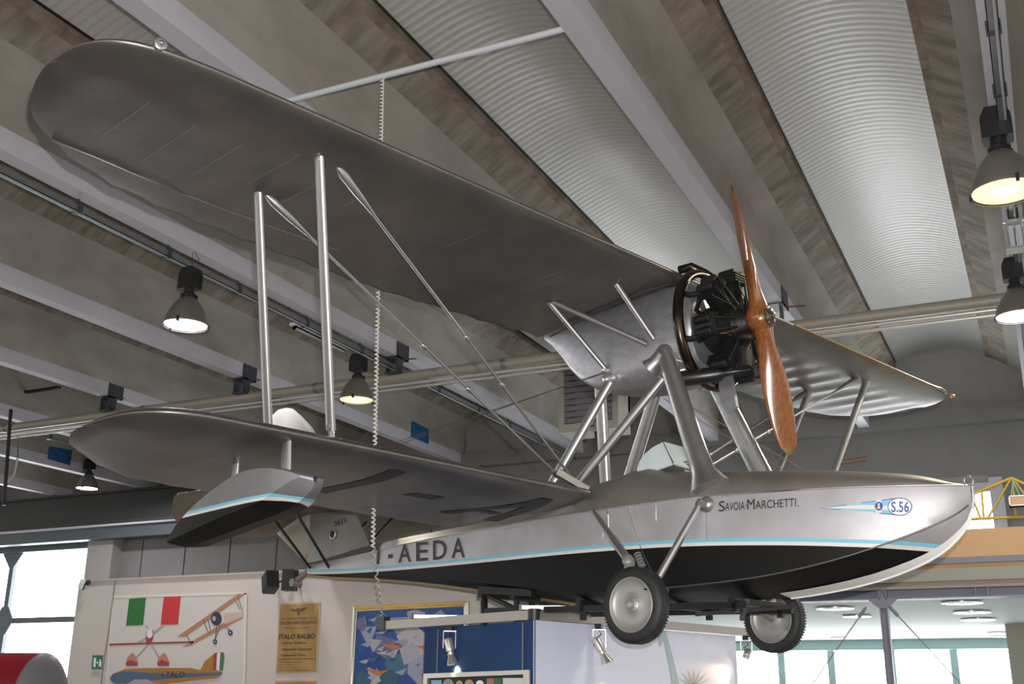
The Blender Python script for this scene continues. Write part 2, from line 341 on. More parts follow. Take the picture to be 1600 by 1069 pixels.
# coiled cord
xc = hitY(597, 130, yb).x; cdm = MB(); pts = []
ptop = V((xc, yb, ZB - .01)); pe = hitZ(597, 966, 2.36); 
pbot = hitY(580.5, 900, yb); pbot = V((pbot.x, yb, 2.75))
N = 1500
for i in range(N):
    t = i / (N - 1)
    if t < 0.92: c = ptop.lerp(pbot, t / 0.92)
    else: c = pbot.lerp(V((pe.x, pe.y, 2.36)), (t - 0.92) / 0.08)
    ph = i * 2 * math.pi / 12; c = c + V((math.cos(ph) * .014, math.sin(ph) * .014, 0)); pts.append(c)
tag(cdm.path(pts, 0.007, 5).build('coiled_cord', mat('white_cord', (0.72, 0.70, 0.66), 0.5)), 'white coiled cord hanging from the spreader tube down to the exhibit rail', 'cord')
# cable trays under beams M1 (left) and C (right)
def tray(bx, y0, y1, lab, dx=0.0, clips=()):
    t = thing('cable_tray', lab, 'cable tray', (bx + dx, y0, ZB - .125), group='cable trays under the beams')
    m = MB(); L = y1 - y0
    m.box((-.045, 0, -.05), (.045, L, -.042)); m.box((-.045, 0, -.05), (-.038, L, .03)); m.box((.038, 0, -.05), (.045, L, .03)); m.build('tray_channel', GALV, t)
    m = MB()
    for y in clips: m.box((-.06, y - y0 - .03, -.06), (.06, y - y0 + .03, .06)); m.box((-.012, y - y0 - .012, .05), (.012, y - y0 + .012, .122)).cut()
    if clips: m.each('tray_clip', BRACK, t)
    MB().tube((.02, 0, -.055), (.02, L, -.055), .012, 6).build('cable', mat('grey_cable', (0.35, 0.36, 0.37), 0.4), t)
    return t
BM1 = BX[6]; BC = BX[3]
tray(BM1, 3, 23.6, 'galvanised cable tray running under the beam left of the long wing struts', -0.09, [6.6, 8.4, 9.9, 11.3, 12.9, 14.4, 17, 18.6, 20, 21.6])
tray(BC, 3, 23.6, 'galvanised cable tray under the beam at the right edge, above the large lamp', 0.0, [7.6, 8.9, 10.0, 13])
tray(BX[9], 10, 23.6, 'galvanised cable tray on a far beam at the left edge behind the thick pipe', -0.09, [13, 15, 17, 19, 21])
# hanging black cable loop
p = [hitY(*q, 8.7) for q in ((136, 262), (141, 285), (138, 300), (128, 306), (116, 305), (104, 300))]
tag(MB().path([V((q.x, q.y, q.z)) for q in p], .012, 6).build('hanging_cable', BLACK), 'short black cable looping under the upper left wing tip beside the tray', 'cable')
# fluorescent fitting on the tray
c0 = hitZ(500, 524, ZB - .1)
t = thing('fluorescent_fitting', 'slim clear fluorescent light fitting under the tray behind the front wing strut', 'light', c0)
MB().box((-.07, -.7, -.05), (.07, .7, .0)).build('housing', WHITE, t)
for yy in (-.5, .5): MB().tube((0, yy, 0), (BX[6] - .09 - c0.x if abs(BX[6] - c0.x) < 1 else 0, yy, .1), .006, 6).build('hanger', GALV, t); MB().lathe((0, -.66, -.07), (0, 1, 0), [(0, .04), (1.32, .04)], 10).build('diffuser', mat('clear_diffuser', (0.6, 0.62, 0.62), 0.15, coat=.4), t)
# ---------------------------------------------------------------- high-bay lamps
def highbay(px, py, y, D, lab, warm, hang=0.3, power=60):
    """px,py: centre of the mouth"""
    c = hitY(px, py, y); s = D / 0.5
    t = thing('high_bay_lamp', lab, 'lamp', c, group='high bay lamps')
    pr = [(0.0, .25), (.02, .247), (.10, .228), (.18, .195), (.25, .15), (.30, .11), (.325, .085)]
    m = MB(); m.loft([m.ring((0, 0, z * s), (0, 0, 1), r * s, 36) for z, r in pr], caps=False)
    m.loft([m.ring((0, 0, z * s), (0, 0, 1), (r - .006) * s, 36) for z, r in pr], caps=False)
    m.loft([m.ring((0, 0, -.012 * s), (0, 0, 1), .258 * s, 36), m.ring((0, 0, .012 * s), (0, 0, 1), .258 * s, 36)], caps=False)
    m.build('lamp_shade', SHADE, t)
    e = MB(); e.add(e.ring((0, 0, .004), (0, 0, 1), .243 * s, 36), [list(range(36))])
    e.build('lens', emis('lamp_lens_warm' if warm else 'lamp_lens_cool', (1, .74, .30) if warm else (0.95, .9, 1), .8 if warm else 5), t)
    if warm:
        MB().lathe((0, 0, -.001), (0, 0, 1), [(0, .09 * s), (.003, .09 * s)], 24).build('bulb_glow', emis('warm_core', (1, .92, .62), 2.5), t)
    m = MB(); m.lathe((0, 0, .32 * s), (0, 0, 1), [(0, .085 * s), (.05 * s, .085 * s), (.07 * s, .06 * s), (.12 * s, .06 * s)], 20)
    for k in range(3):
        a = k * 2.094 + .4; m.cut(); m.box((math.cos(a) * .09 * s - .015, math.sin(a) * .09 * s - .015, .29 * s), (math.cos(a) * .09 * s + .015, math.sin(a) * .09 * s + .015, .36 * s))
        a += .5; m.cut(); m.box((math.cos(a) * .25 * s - .016, math.sin(a) * .25 * s - .016, -.03 * s), (math.cos(a) * .25 * s + .016, math.sin(a) * .25 * s + .016, .03 * s))
    m.each('collar', BLKPL, t)
    m = MB(); hh = .11 * s
    m.prism([(-hh, -.085 * s, .44 * s), (hh, -.085 * s, .44 * s), (hh, -.085 * s, .62 * s), (.07 * s, -.085 * s, .70 * s), (-.07 * s, -.085 * s, .70 * s), (-hh, -.085 * s, .62 * s)], (0, .17 * s, 0))
    for k in range(5): m.box((-hh - .004, (-.07 + .035 * k) * s - .003, .46 * s), (hh + .004, (-.07 + .035 * k) * s + .003, .61 * s))
    m.build('ballast_box', BLKPL, t)
    m = MB(); zt = max(ZB - .01 - c.z, .75 * s)
    m.path([(0, 0, .69 * s), (.01, 0, .74 * s), (-.01, 0, zt - .05), (0, 0, zt)], .007, 6); m.path([(.05, 0, .68 * s), (.09, .02, (.7 * s + zt) / 2), (.02, 0, zt)], .006, 6)
    m.build('hook', GALV, t)
    l = lamp('lamp_light', 'AREA', c + V((0, 0, -.04)), power, (1, .9, .7) if warm else (.96, .95, 1), .4 * s); 
    return t
highbay(290, 508, 10.19, 0.55, 'grey dome lamp with white glow, nearest of the three left of the propeller', False)
highbay(557, 625, 14.53, 0.55, 'grey dome lamp with yellowish glow behind the coiled cord between the wings', True)
highbay(136, 763, 20.95, 0.55, 'small far dome lamp with white glow below the lower wing tip', False)
highbay(1571, 299, 10.6, 0.62, 'large grey dome lamp with yellow glow at the upper right edge', True)
highbay(1592, 494, 14.57, 0.55, 'dome lamp with white glow at the right edge below the glass lamp', False)
c = hitY(1587, 370, 12.97)
t = thing('glass_lamp', 'clear glass box lamp hanging between the two domes at the right edge', 'lamp', c, group=None)
m = MB()
for sx in (-1, 1):
    for sy in (-1, 1): m.box((sx * .10 - .01, sy * .08 - .01, -.16), (sx * .10 + .01, sy * .08 + .01, .16))
m.box((-.12, -.1, -.17), (.12, .1, -.15)); m.box((-.12, -.1, .15), (.12, .1, .18)); m.build('frame', ALUB, t)
m = MB(); m.lathe((-.04, 0, -.13), (0, 0, 1), [(0, .03), (.26, .03)], 12); m.lathe((.04, 0, -.13), (0, 0, 1), [(0, .03), (.26, .03)], 12); m.build('glass_tube', mat('glass_tube', (.6, .65, .7), .1, coat=.5), t)
MB().path([(0, 0, .17), (.02, 0, .25), (-.02, 0, .3), (0, 0, ZB - .1 - c.z)], .012, 6).build('hook', GALV, t)
# ---------------------------------------------------------------- heater, blue signs, misc on far wall
YH = 19.6
a = hitY(872, 560, YH); b_ = hitY(966, 655, YH)
t = thing('unit_heater', 'beige louvred unit heater hanging behind the aft wing struts', 'heater', ((a.x + b_.x) / 2, YH + .3, b_.z))
W2 = (b_.x - a.x) / 2; Hh = a.z - b_.z + .5
m = MB(); m.box((-W2, -.3, 0), (-W2 + .12, .4, Hh)); m.box((W2 - .12, -.3, 0), (W2, .4, Hh)); m.box((-W2, -.3, -.16), (W2, .4, 0)); m.box((-W2, -.3, Hh - .1), (W2, .4, Hh)); m.box((-W2, .3, 0), (W2, .4, Hh)); m.build('casing', mat('heater_beige', (0.46, 0.43, 0.38), 0.5), t)
m = MB()
for k in range(11):
    z = .08 + k * .125; m.obox((0, -.24, z), (W2 - .12, 0, 0), (0, .012, .052), (0, -.004, .001))
m.build('louvre', mat('louvre_grey', (0.34, 0.34, 0.38), 0.4, .4), t)
MB().path([(.1, -.1, -.16), (.12, -.1, -.35), (.2, -.1, -.45), (.28, -.1, -.7)], .05, 8).build('valve_pipe', STEELDK, t)
MB().box((-.02, -.31, -.1), (.14, -.3, -.07)).build('name_plate', mat('red_plate', (.2, .03, .03), .5), t)
MB().box((-W2, -.1, Hh), (-W2 + .04, -.06, ZB + .3 - b_.z)).build('hanger_strap', GALV, t)
BLUES = mat('blue_sign_paint', (0.012, 0.13, 0.33), 0.6, 0, noise=.35, nscale=7)
BLY = 22.6
def quadsign(ps, lab, bx):
    m = MB(); P = [V((bx, p.y * 1, p.z)) for p in ps]
    return tag(m.prism(P, (.02, 0, 0)).build('blue_sign', BLUES), lab, 'sign')
# painted on the right-hand web faces of beams
def hitX(px, py, x): d = ray(px, py); return EYE + d * (x / d.x)
xw = BX[7] + .113
quadsign([hitX(*p, xw) for p in ((643, 658), (669, 671), (669, 694), (642, 683))], 'blue rectangular sign on the beam web behind the thin wing braces', xw)
xw2 = BX[10] + .113
quadsign([hitX(*p, xw2) for p in ((77, 697), (112, 704), (109, 727), (74, 717))], 'blue rectangular sign at far left below the thick pipe', xw2)
# concrete infill panels above beam seat
inf = MB()
for n_ in range(2, 9):
    xa, xb = BX[n_] , BX[n_ - 1]
    z0 = 7.35; inf.prism([(xa + .12, YF - .03, z0), (xb - .12, YF - .03, z0), (xb - .12, YF - .03, z0 + .75), (xb - .75, YF - .03, z0 + 1.3), (xa + .75, YF - .03, z0 + 1.3), (xa + .12, YF - .03, z0 + .75)], (0, .03, 0))
struct(inf.build('trim_2', WALLL))
# left edge pipe and cable
tag(MB().tube(hitY(17, 640, 15), hitY(6, 790, 15), .035, 8).build('drop_pipe', STEELDK), 'dark vertical pipe at the far left edge under the thick pipe', 'pipe')
tag(MB().path([hitY(*p, 15.1) for p in ((28, 680), (28, 715), (22, 742), (10, 755))], .02, 8).build('white_hose', mat('white_hose', (.5, .52, .5), .5)), 'pale curved hose at the far left edge beside the dark drop pipe', 'hose')
tag(MB().box((-22, 16.0, hitY(0, 614, 16).z - .03), (hitY(90, 608, 16).x, 16.08, hitY(90, 608, 16).z + .02)).build('tie_rod', STEELDK), 'dark horizontal tie rod at the left edge above the thick pipe', 'rod')
# ================================================================ EXHIBIT WALL
YW = 11.2
xl = hitY(123, 912, YW).x; xr = hitY(793, 950, YW).x; zt = hitY(480, 895, YW).z
we = MB().box((xl, YW, 0), (xr, YW + .25, 3.04)).build('wall_exhibit', WALLW); struct(we)
struct(MB().box((xl + .05, YW - .02, 3.04), (xr, YW + .27, 3.065)).build('trim_3', mat('wall_cap', (0.45, 0.40, 0.34), 0.7)))
def PW(px, py, off=0.0): p = hitY(px, py, YW - off); return p
def flatp(name, pts, off, m, parent, th=.003):
    return MB().prism([PW(*p, 0) + V((0, -off, 0)) for p in pts], (0, -th, 0)).build(name, m, parent)
def ws(txt, x0, y0, x1, y1, off, m, parent, name='lettering', **kw):       # text on the exhibit wall between pixel corners (left-bottom, right-top)
    a, b = PW(x0, y0), PW(x1, y1); vs, fs = fit_text(txt, abs(b.x - a.x), abs(b.z - a.z), **kw)
    return MB().add([(a.x + v.x, YW - off, a.z + v.y) for v in vs], fs).build(name, m, parent)
# aircraft poster
YW -= .002
po = thing('aircraft_poster', 'large white poster with Italian flag and aircraft drawings on the cream wall', 'poster', (0, 0, 0))
flatp('sheet', [(177, 932), (386, 926), (384, 1080), (164, 1085)], .0, mat('poster_sheet', (0.60, 0.57, 0.54), .6), po, .008)
bm_ = mat('poster_border', (0.66, 0.64, 0.55), .6)
for q in ([(177, 932), (386, 926), (386, 929), (177, 935)], [(382, 927), (387, 927), (384, 1080), (379, 1080)], [(176, 933), (178, 933), (167, 1080), (165, 1080)]): flatp('border', q, .009, bm_, po)
flatp('green_bar', [(203, 936), (229, 934), (224.5, 977), (198, 978)], .010, mat('flag_green', (.02, .15, .03), .6), po)
flatp('red_bar', [(257, 933), (283.5, 932), (279, 976), (252, 976.5)], .010, mat('flag_red', (.55, .03, .035), .6), po)
BW = mat('print_tan', (.42, .20, .11), .6); DKP = mat('print_dark', (.03, .04, .055), .6); GRP = mat('print_grey', (.35, .35, .35), .6); RDP = mat('print_red', (.32, .04, .05), .6); OCH = mat('print_ochre', (.36, .17, .03), .6); BLP = mat('print_blue', (.07, .12, .20), .6); SALM = mat('print_salmon', (.5, .2, .12), .6); GNP = mat('print_green', (.06, .16, .07), .6)
flatp('printed_biplane', [(278, 995), (290, 995), (383, 929), (374, 928)], .010, BW, po)
flatp('printed_biplane', [(286, 1011), (298, 1009), (381, 965), (381, 956)], .010, BW, po)
flatp('printed_biplane', [(350, 958), (381, 957), (381, 964), (352, 976)], .011, mat('print_pink', (.55, .42, .36), .6), po)
for (cx, cy, rx, ry, m_) in ((339, 967, 8.5, 11, DKP), (336, 967, 3, 4, GRP), (361, 989, 3.6, 4.6, DKP), (337, 1003, 3.3, 4.2, DKP), (361, 989, 1.5, 2, GRP), (337, 1003, 1.4, 1.8, GRP)):
    flatp('printed_biplane', [(cx + rx * math.cos(a * .52), cy + ry * math.sin(a * .52)) for a in range(12)], .013 + (.003 if m_ is GRP else 0), m_, po)
for q in ((345, 978, 337, 1000), (340, 978, 337, 1000), (352, 975, 361, 986), (348, 978, 361, 986), (319, 969, 327, 990), (326, 968, 331, 988), (293, 993, 301, 1008), (373, 934, 380, 955), (370, 940, 376, 952)):
    x0, y0, x1, y1 = q; flatp('printed_biplane', [(x0 - .35, y0), (x0 + .35, y0), (x1 + .35, y1), (x1 - .35, y1)], .012, DKP, po)
flatp('printed_seaplane', [(172, 1006), (303, 1002), (303, 1005), (172, 1009)], .010, RDP, po)
flatp('printed_seaplane', [(230, 985), (240, 984), (241, 995), (237, 1007), (230, 1008), (229, 992)], .012, RDP, po)
flatp('printed_seaplane', [(231, 984), (239, 984), (240, 994), (235, 998), (230, 994)], .014, mat('print_white', (.7, .7, .7), .6), po)
for q in ([(233, 985), (235, 985), (230, 977), (228, 977)], [(239, 989), (241, 990), (258, 978), (255, 977)], [(229, 996), (231, 998), (215, 1006), (213, 1005)], [(232, 1007), (234, 1007), (213, 1030), (211, 1029)], [(236, 1006), (238, 1006), (251, 1027), (249, 1028)]): flatp('printed_seaplane', q, .011, GRP, po)
for cx in (208, 257):
    flatp('printed_seaplane', [(cx - 10, 1036), (cx - 8, 1028), (cx, 1020), (cx + 4, 1024), (cx + 9, 1036), (cx + 8, 1041), (cx - 9, 1041)], .012, SALM, po)
    flatp('printed_seaplane', [(cx - 10, 1036), (cx - 3, 1031), (cx + 8, 1036), (cx + 8, 1041), (cx - 9, 1041)], .014, RDP, po)
flatp('printed_monoplane', [(173, 1060), (178, 1053), (196, 1046), (230, 1044), (300, 1044), (317, 1048), (347, 1049), (348, 1053), (340, 1060), (300, 1064), (262, 1069), (180, 1069)], .015, OCH, po)
flatp('printed_monoplane', [(173, 1060), (178, 1053), (196, 1049), (260, 1053), (347, 1051), (346, 1055), (262, 1061), (190, 1069), (176, 1066)], .016, BLP, po)
flatp('printed_monoplane', [(315, 1046), (322, 1033), (336, 1022), (349, 1019), (352, 1024), (349, 1048), (315, 1048)], .016, OCH, po)
for x, m_ in ((336, RDP), (341, mat('print_white', (.7, .7, .7), .6)), (346, GNP)): flatp('printed_monoplane', [(x, 1021), (x + 5, 1020), (x + 3.5, 1048), (x - 1.5, 1047)], .018, m_, po)
flatp('printed_monoplane', [(200, 1069), (212, 1062), (232, 1062), (245, 1069), (245, 1078), (200, 1078)], .018, GRP, po)
ws('I-TALO', 254, 1059, 291, 1049.5, .021, DKP, po, bold=.015)
# emergency exit sign
ex = thing('exit_sign', 'small green emergency exit sign on the cream wall left of the aircraft poster', 'sign', (0, 0, 0))
flatp('plate', [(145, 1024), (161, 1024), (159.5, 1046), (143.5, 1046)], .0, mat('sign_green', (.01, .15, .07), .5), ex, .006)
WH2 = mat('sign_white', (.75, .78, .74), .5)
flatp('door_symbol', [(147.5, 1028), (151, 1028), (150, 1042.5), (146.5, 1042.5)], .008, WH2, ex)
flatp('arrow_symbol', [(151, 1035), (153, 1035), (153, 1033), (155, 1035.6), (153, 1038), (153, 1036.4), (151, 1036.4)], .008, WH2, ex)
flatp('runner_symbol', [(156.5, 1031), (158.5, 1031), (158.5, 1033.5), (160, 1036), (158.8, 1036.5), (159, 1043), (157.8, 1043), (157, 1039), (155.5, 1042), (154.5, 1041.5), (156, 1037)], .008, WH2, ex)
flatp('caption_plate', [(143.4, 1047), (159.5, 1047), (158.8, 1054), (142.8, 1054)], .0, mat('poster_sheet', (0.60, 0.57, 0.54), .6), ex, .006)
ws('USCITA DI', 145, 1050, 157.5, 1047.8, .008, INK, ex); ws('EMERGENZA', 144, 1053.4, 157.5, 1051.2, .008, INK, ex)
# Balbo poster
bp_ = thing('vintage_poster', 'yellowed printed ITALO BALBO bill in a clear frame on the cream wall', 'poster', (0, 0, 0))
OLD = mat('aged_paper', (0.45, 0.27, 0.10), .7, noise=.18, nscale=7)
flatp('mount', [(437, 942), (501, 940), (496, 1052), (430.5, 1054)], .0, mat('clear_mount', (.50, .40, .28), .3), bp_, .008)
flatp('paper', [(439, 945), (499, 943), (493.5, 1050), (432.5, 1051.5)], .009, OLD, bp_)
BR = mat('brown_ink', (.05, .03, .02), .7)
flatp('winged_emblem', [(454, 951), (464, 952.5), (466, 949), (468, 952), (481, 949), (475, 955), (469.5, 956.5), (468, 963), (466.5, 963), (465, 956.5), (459, 955.5)], .013, mat('emblem_ink', (.13, .085, .045), .7), bp_)
for tx, x0, y0, x1, y1, bd in (('AERO CLUB "GIUSEPPE MIRAGLIA"-NAPOLI', 440, 968.5, 494, 964.5, .0), ('CROCIERA AEREA ATLANTICA', 438, 976.5, 495, 970, .01), ("l' Apparecchio I - BALB.", 446, 983.5, 485, 979.5, 0), ('ITALO BALBO', 437, 999, 494, 990.5, .03), ('Cagna Stefano', 441, 1008, 480, 1002.5, .02), ('Venturini Gastone', 441, 1017, 488, 1012, .02), ('Capannini Gino', 440, 1026.5, 479, 1022, .02)):
    ws(tx, x0, y0, x1, y1, .014, BR, bp_, bold=bd)
flatp('rule', [(436, 1030), (493, 1029), (493, 1029.8), (436, 1030.8)], .013, BR, bp_)
for k, L_ in enumerate((36, 24, 32, 50)):
    y = 1034 + k * 4.2; ws('Addi Napoli motori Isotta'[:int(L_ / 2)], 435, y + 2, 435 + L_, y - .4, .014, BR, bp_)
b2 = thing('vintage_poster', 'second yellowed paper in a clear frame directly below the ITALO BALBO bill', 'poster', (0, 0, 0))
flatp('mount', [(430, 1063.5), (495, 1063), (494, 1085), (429, 1085)], .0, mat('clear_mount', (.50, .40, .28), .3), b2, .008)
flatp('paper', [(432, 1066), (493, 1065.5), (492, 1085), (431, 1085)], .009, mat('orange_paper', (.5, .2, .06), .7), b2)
# framed painting
pt = thing('framed_painting', 'gold framed blue geometric painting of orange aircraft over faceted clouds', 'painting', (0, 0, 0))
cr = [(554, 947), (734, 939.5), (734, 1090), (546, 1090)]; ci = [(560, 956), (727, 948), (727, 1090), (553, 1090)]
flatp('canvas', ci, .0, mat('canvas_blue', (.03, .09, .30), .5), pt, .01)
m = MB(); A_ = [PW(*p) for p in cr]; B_ = [PW(*p) for p in ci]
for i, j in ((0, 1), (1, 2), (3, 0)):
    mi = 0 if i == 0 else 1
    m.prism([A_[i], A_[j], B_[j], B_[i]], (0, -.035, 0), mi=mi)
    mid = lambda a, b, f: a.lerp(b, f)
    m.prism([mid(A_[i], B_[i], .35), mid(A_[j], B_[j], .35), mid(A_[j], B_[j], .65), mid(A_[i], B_[i], .65)], (0, -.05, 0), mi=mi)
m.build('frame', [GOLD, GILT], pt)
cols = [(.02, .07, .30), (.07, .17, .27), (.26, .30, .44), (.42, .42, .48), (.50, .47, .48), (.15, .17, .32), (.04, .12, .20), (.34, .37, .50)]
rnd = random.Random(3)
def facet(pts, c, k, nm='facet'): flatp(nm, pts, .012 + .0004 * k, mat('paint_%02d' % (cols.index(c)), c, .5), pt, .001)
k = 0
for (x, y, s_, ci_) in ((575, 990, 22, 7), (598, 970, 20, 1), (575, 1035, 26, 0), (600, 1010, 26, 5), (625, 975, 24, 2), (650, 962, 16, 7), (648, 1000, 30, 4), (622, 1040, 30, 1), (655, 1045, 30, 7), (590, 1058, 24, 4), (566, 1062, 20, 6), (690, 965, 20, 2), (610, 1060, 18, 6), (640, 1020, 22, 3), (585, 1005, 16, 3), (712, 958, 14, 0), (566, 975, 14, 5)):
    n_ = rnd.choice((3, 4, 5)); a0 = rnd.random() * 6
    facet([(min(727, max(557, x + s_ * rnd.uniform(.6, 1.1) * math.cos(a0 + 2 * math.pi * i / n_))), max(953, y + s_ * rnd.uniform(.6, 1.1) * math.sin(a0 + 2 * math.pi * i / n_))) for i in range(n_)], cols[ci_], k); k += 1
for i in range(26):
    x = rnd.uniform(562, 665); y = rnd.uniform(962, 1062); L_ = rnd.uniform(8, 22); hh = rnd.uniform(3, 8)
    facet([(x, y), (x + L_, y - hh), (x + L_ * .6, y + hh * .6)], cols[rnd.choice((3, 4, 7, 5, 6))], k); k += 1
ORG = mat('paint_orange', (.55, .20, .07), .5)
for (x, y, s_) in ((616, 1010, 1), (592, 1050, 1.05), (664, 1012, .7), (668, 1056, .6)):
    flatp('orange_aircraft', [(x - 18 * s_, y - 5 * s_), (x - 4 * s_, y - 2 * s_), (x, y - 6 * s_), (x + 3 * s_, y - 1 * s_), (x + 19 * s_, y - 3 * s_), (x + 6 * s_, y + 4 * s_), (x + 1 * s_, y + 6 * s_), (x - 8 * s_, y + 2 * s_)], .035, ORG, pt, .001)
# speakers
def speaker(px, py, w_, h_, rot, lab):
    c = PW(px, py); t = thing('loudspeaker', lab, 'speaker', (c.x, YW - .17, c.z), group='black loudspeakers on the exhibit wall'); t.rotation_euler = rot
    MB().box((-w_ / 2, -.09, -h_ / 2), (w_ / 2, .06, h_ / 2)).build('cabinet', BLKPL, t)
    MB().box((-w_ / 2 + .01, -.098, -h_ / 2 + .01), (w_ / 2 - .01, -.09, h_ / 2 - .01)).build('grille', mat('grille_black', (.03, .032, .033), .8), t)
    MB().path([(0, .05, 0), (0, .12, .02), (.06, .17, .02)], .014, 8).build('wall_bracket', STEELDK, t)
speaker(438, 912, .19, .22, (0, math.radians(-22), math.radians(-35)), 'tilted black loudspeaker on the cream wall, left of the pair under the tail')
speaker(467, 909, .15, .25, (0, 0, math.radians(15)), 'upright black loudspeaker on the cream wall directly under the tail skid')
t = thing('clip_spotlight', 'tiny clip light at the top left corner of the cream wall', 'lamp', PW(128, 915, .08))
MB().path([(.12, 0, .03), (.05, 0, .02), (.03, 0, -.06)], .012, 6).build('arm', STEELDK, t); MB().lathe((0, 0, -.04), (.2, 0, 1), [(0, .03), (.12, .05)], 12).build('lamp_head', WHITE, t)
MB().lathe((.12, -.03, .03), (1, 0, 0), [(0, .035), (.03, .035)], 12).build('clamp', STEELDK, t)
p = [PW(*q, .012) for q in ((186, 903), (180, 908), (176, 940), (170, 985), (163, 1030), (157, 1075))]
tag(MB().path(p, .006, 6).build('wall_wire', mat('brown_wire', (.16, .12, .11), .6)), 'thin brown wire running down the cream wall left of the aircraft poster', 'wire')
# red aircraft part at the lower left
rd = thing('red_aircraft_nose', 'red and silver aircraft fairing in the lower left corner by the window', 'aircraft', (-9.47, 8.0, 0))
m = MB(); RR = mat('red_aircraft_paint', (.30, .012, .025), .35, noise=.2, nscale=3)
prs = [(-1.6, .47), (-.6, .48), (.0, .48), (.35, .48), (.71, .475)]
m.loft([[V((x, 0 + .34 * math.cos(a), 1.50 + r * math.sin(a))) for a in [2 * math.pi * i / 28 for i in range(28)]] for x, r in prs], caps=True); m.build('red_shell', RR, rd)
m = MB(); prs = [(.705, .476), (.75, .44), (.785, .36), (.81, .22), (.818, .05)]
m.loft([[V((x, 0 + .34 * (r / .476) * math.cos(a), 1.50 + r * math.sin(a))) for a in [2 * math.pi * i / 28 for i in range(28)]] for x, r in prs], caps=True); m.build('grey_tip', mat('grey_tip', (.16, .16, .17), .4), rd)
MB().box((-1.6, -.3, .0), (-1.3, .3, 1.1)).build('trestle', STEELDK, rd)
# ================================================================ BOOTH AND RAIL
ZR = 2.22
K0 = hitZ(835, 968, ZR); KL = hitZ(664, 982, ZR); KLL = hitZ(600, 984, ZR); KR = hitZ(1149, 993, ZR)
dL = (KL - K0).normalized(); dR = (KR - K0).normalized()
nrm = lambda d: V((d.y, -d.x, 0))
bt = thing('display_booth', 'exhibit booth with a navy blue panel and a pale blue-white panel meeting at a corner', 'booth', (K0.x, K0.y, 0))
def pan(a, b, z0, z1, th, name, m, parent, inward):
    a, b = V((a.x, a.y, 0)) - V((K0.x, K0.y, 0)), V((b.x, b.y, 0)) - V((K0.x, K0.y, 0))
    return MB().prism([a + V((0, 0, z0)), b + V((0, 0, z0)), b + V((0, 0, z1)), a + V((0, 0, z1))], inward * th).build(name, m, parent)
inL = V((-dL.y, dL.x, 0)); inL = inL if inL.y > 0 else -inL
inR = V((-dR.y, dR.x, 0)); inR = inR if inR.x < 0 else -inR
pan(K0, KL, 0, ZR - .005, .012, 'blue_panel', BLUEW, bt, inL); pan(K0, KR, 0, ZR - .005, .012, 'pale_panel', PALEW, bt, inR)
# zip lines on the blue panel and corner seam
for f in (.09, .86):
    q = K0.lerp(KL, f) - V((K0.x, K0.y, 0)); MB().box((q.x - .006, q.y - .012, .2), (q.x + .006, q.y - .002, ZR - .02)).build('panel_seam', mat('seam', (.16, .16, .18), .5), bt)
# rail on top
rl = thing('exhibit_rail', 'brushed aluminium rail with black corner joints along the top of the exhibit booth', 'rail', (K0.x, K0.y, ZR))
KRR = K0 + dR * 3.9
def railbar(a, b, name, m, z0=0, z1=.078, wd=.05):
    a = V((a.x - K0.x, a.y - K0.y, (z0 + z1) / 2)); b = V((b.x - K0.x, b.y - K0.y, (z0 + z1) / 2)); return MB().bar(a, b, wd, z1 - z0).build(name, m, rl)
railbar(K0 + dL * .05, KLL, 'rail_bar', ALU); railbar(K0 + dR * .05, KRR, 'rail_bar', ALU)
MB().lathe((0, 0, -.005), (0, 0, 1), [(0, .055), (.09, .055)], 16).build('corner_joint', BLKPL, rl)
e = KLL - V((K0.x, K0.y, ZR)); MB().obox((e.x, e.y, .06), dL * .05, inL * .035, (0, 0, .06)).build('corner_joint', BLKPL, rl)
x1 = K0 + dL * .28 + inL * .28; 
for cc, dd in ((K0 + inL * .12 + V((0, .0, 0)), (RT.x, RT.y)), (K0.lerp(KLL, .72) + inL * .15, (RT.x, RT.y))):
    d_ = V((dd[0], dd[1], 0)).normalized(); railbar(cc - d_ * .2, cc + d_ * .2, 'cross_bar', ALUB, .085, .115)
    for s_ in (-1, 1): railbar(cc + d_ * s_ * .2, cc + d_ * s_ * .225, 'end_cap', BLKPL, .075, .125, .06)
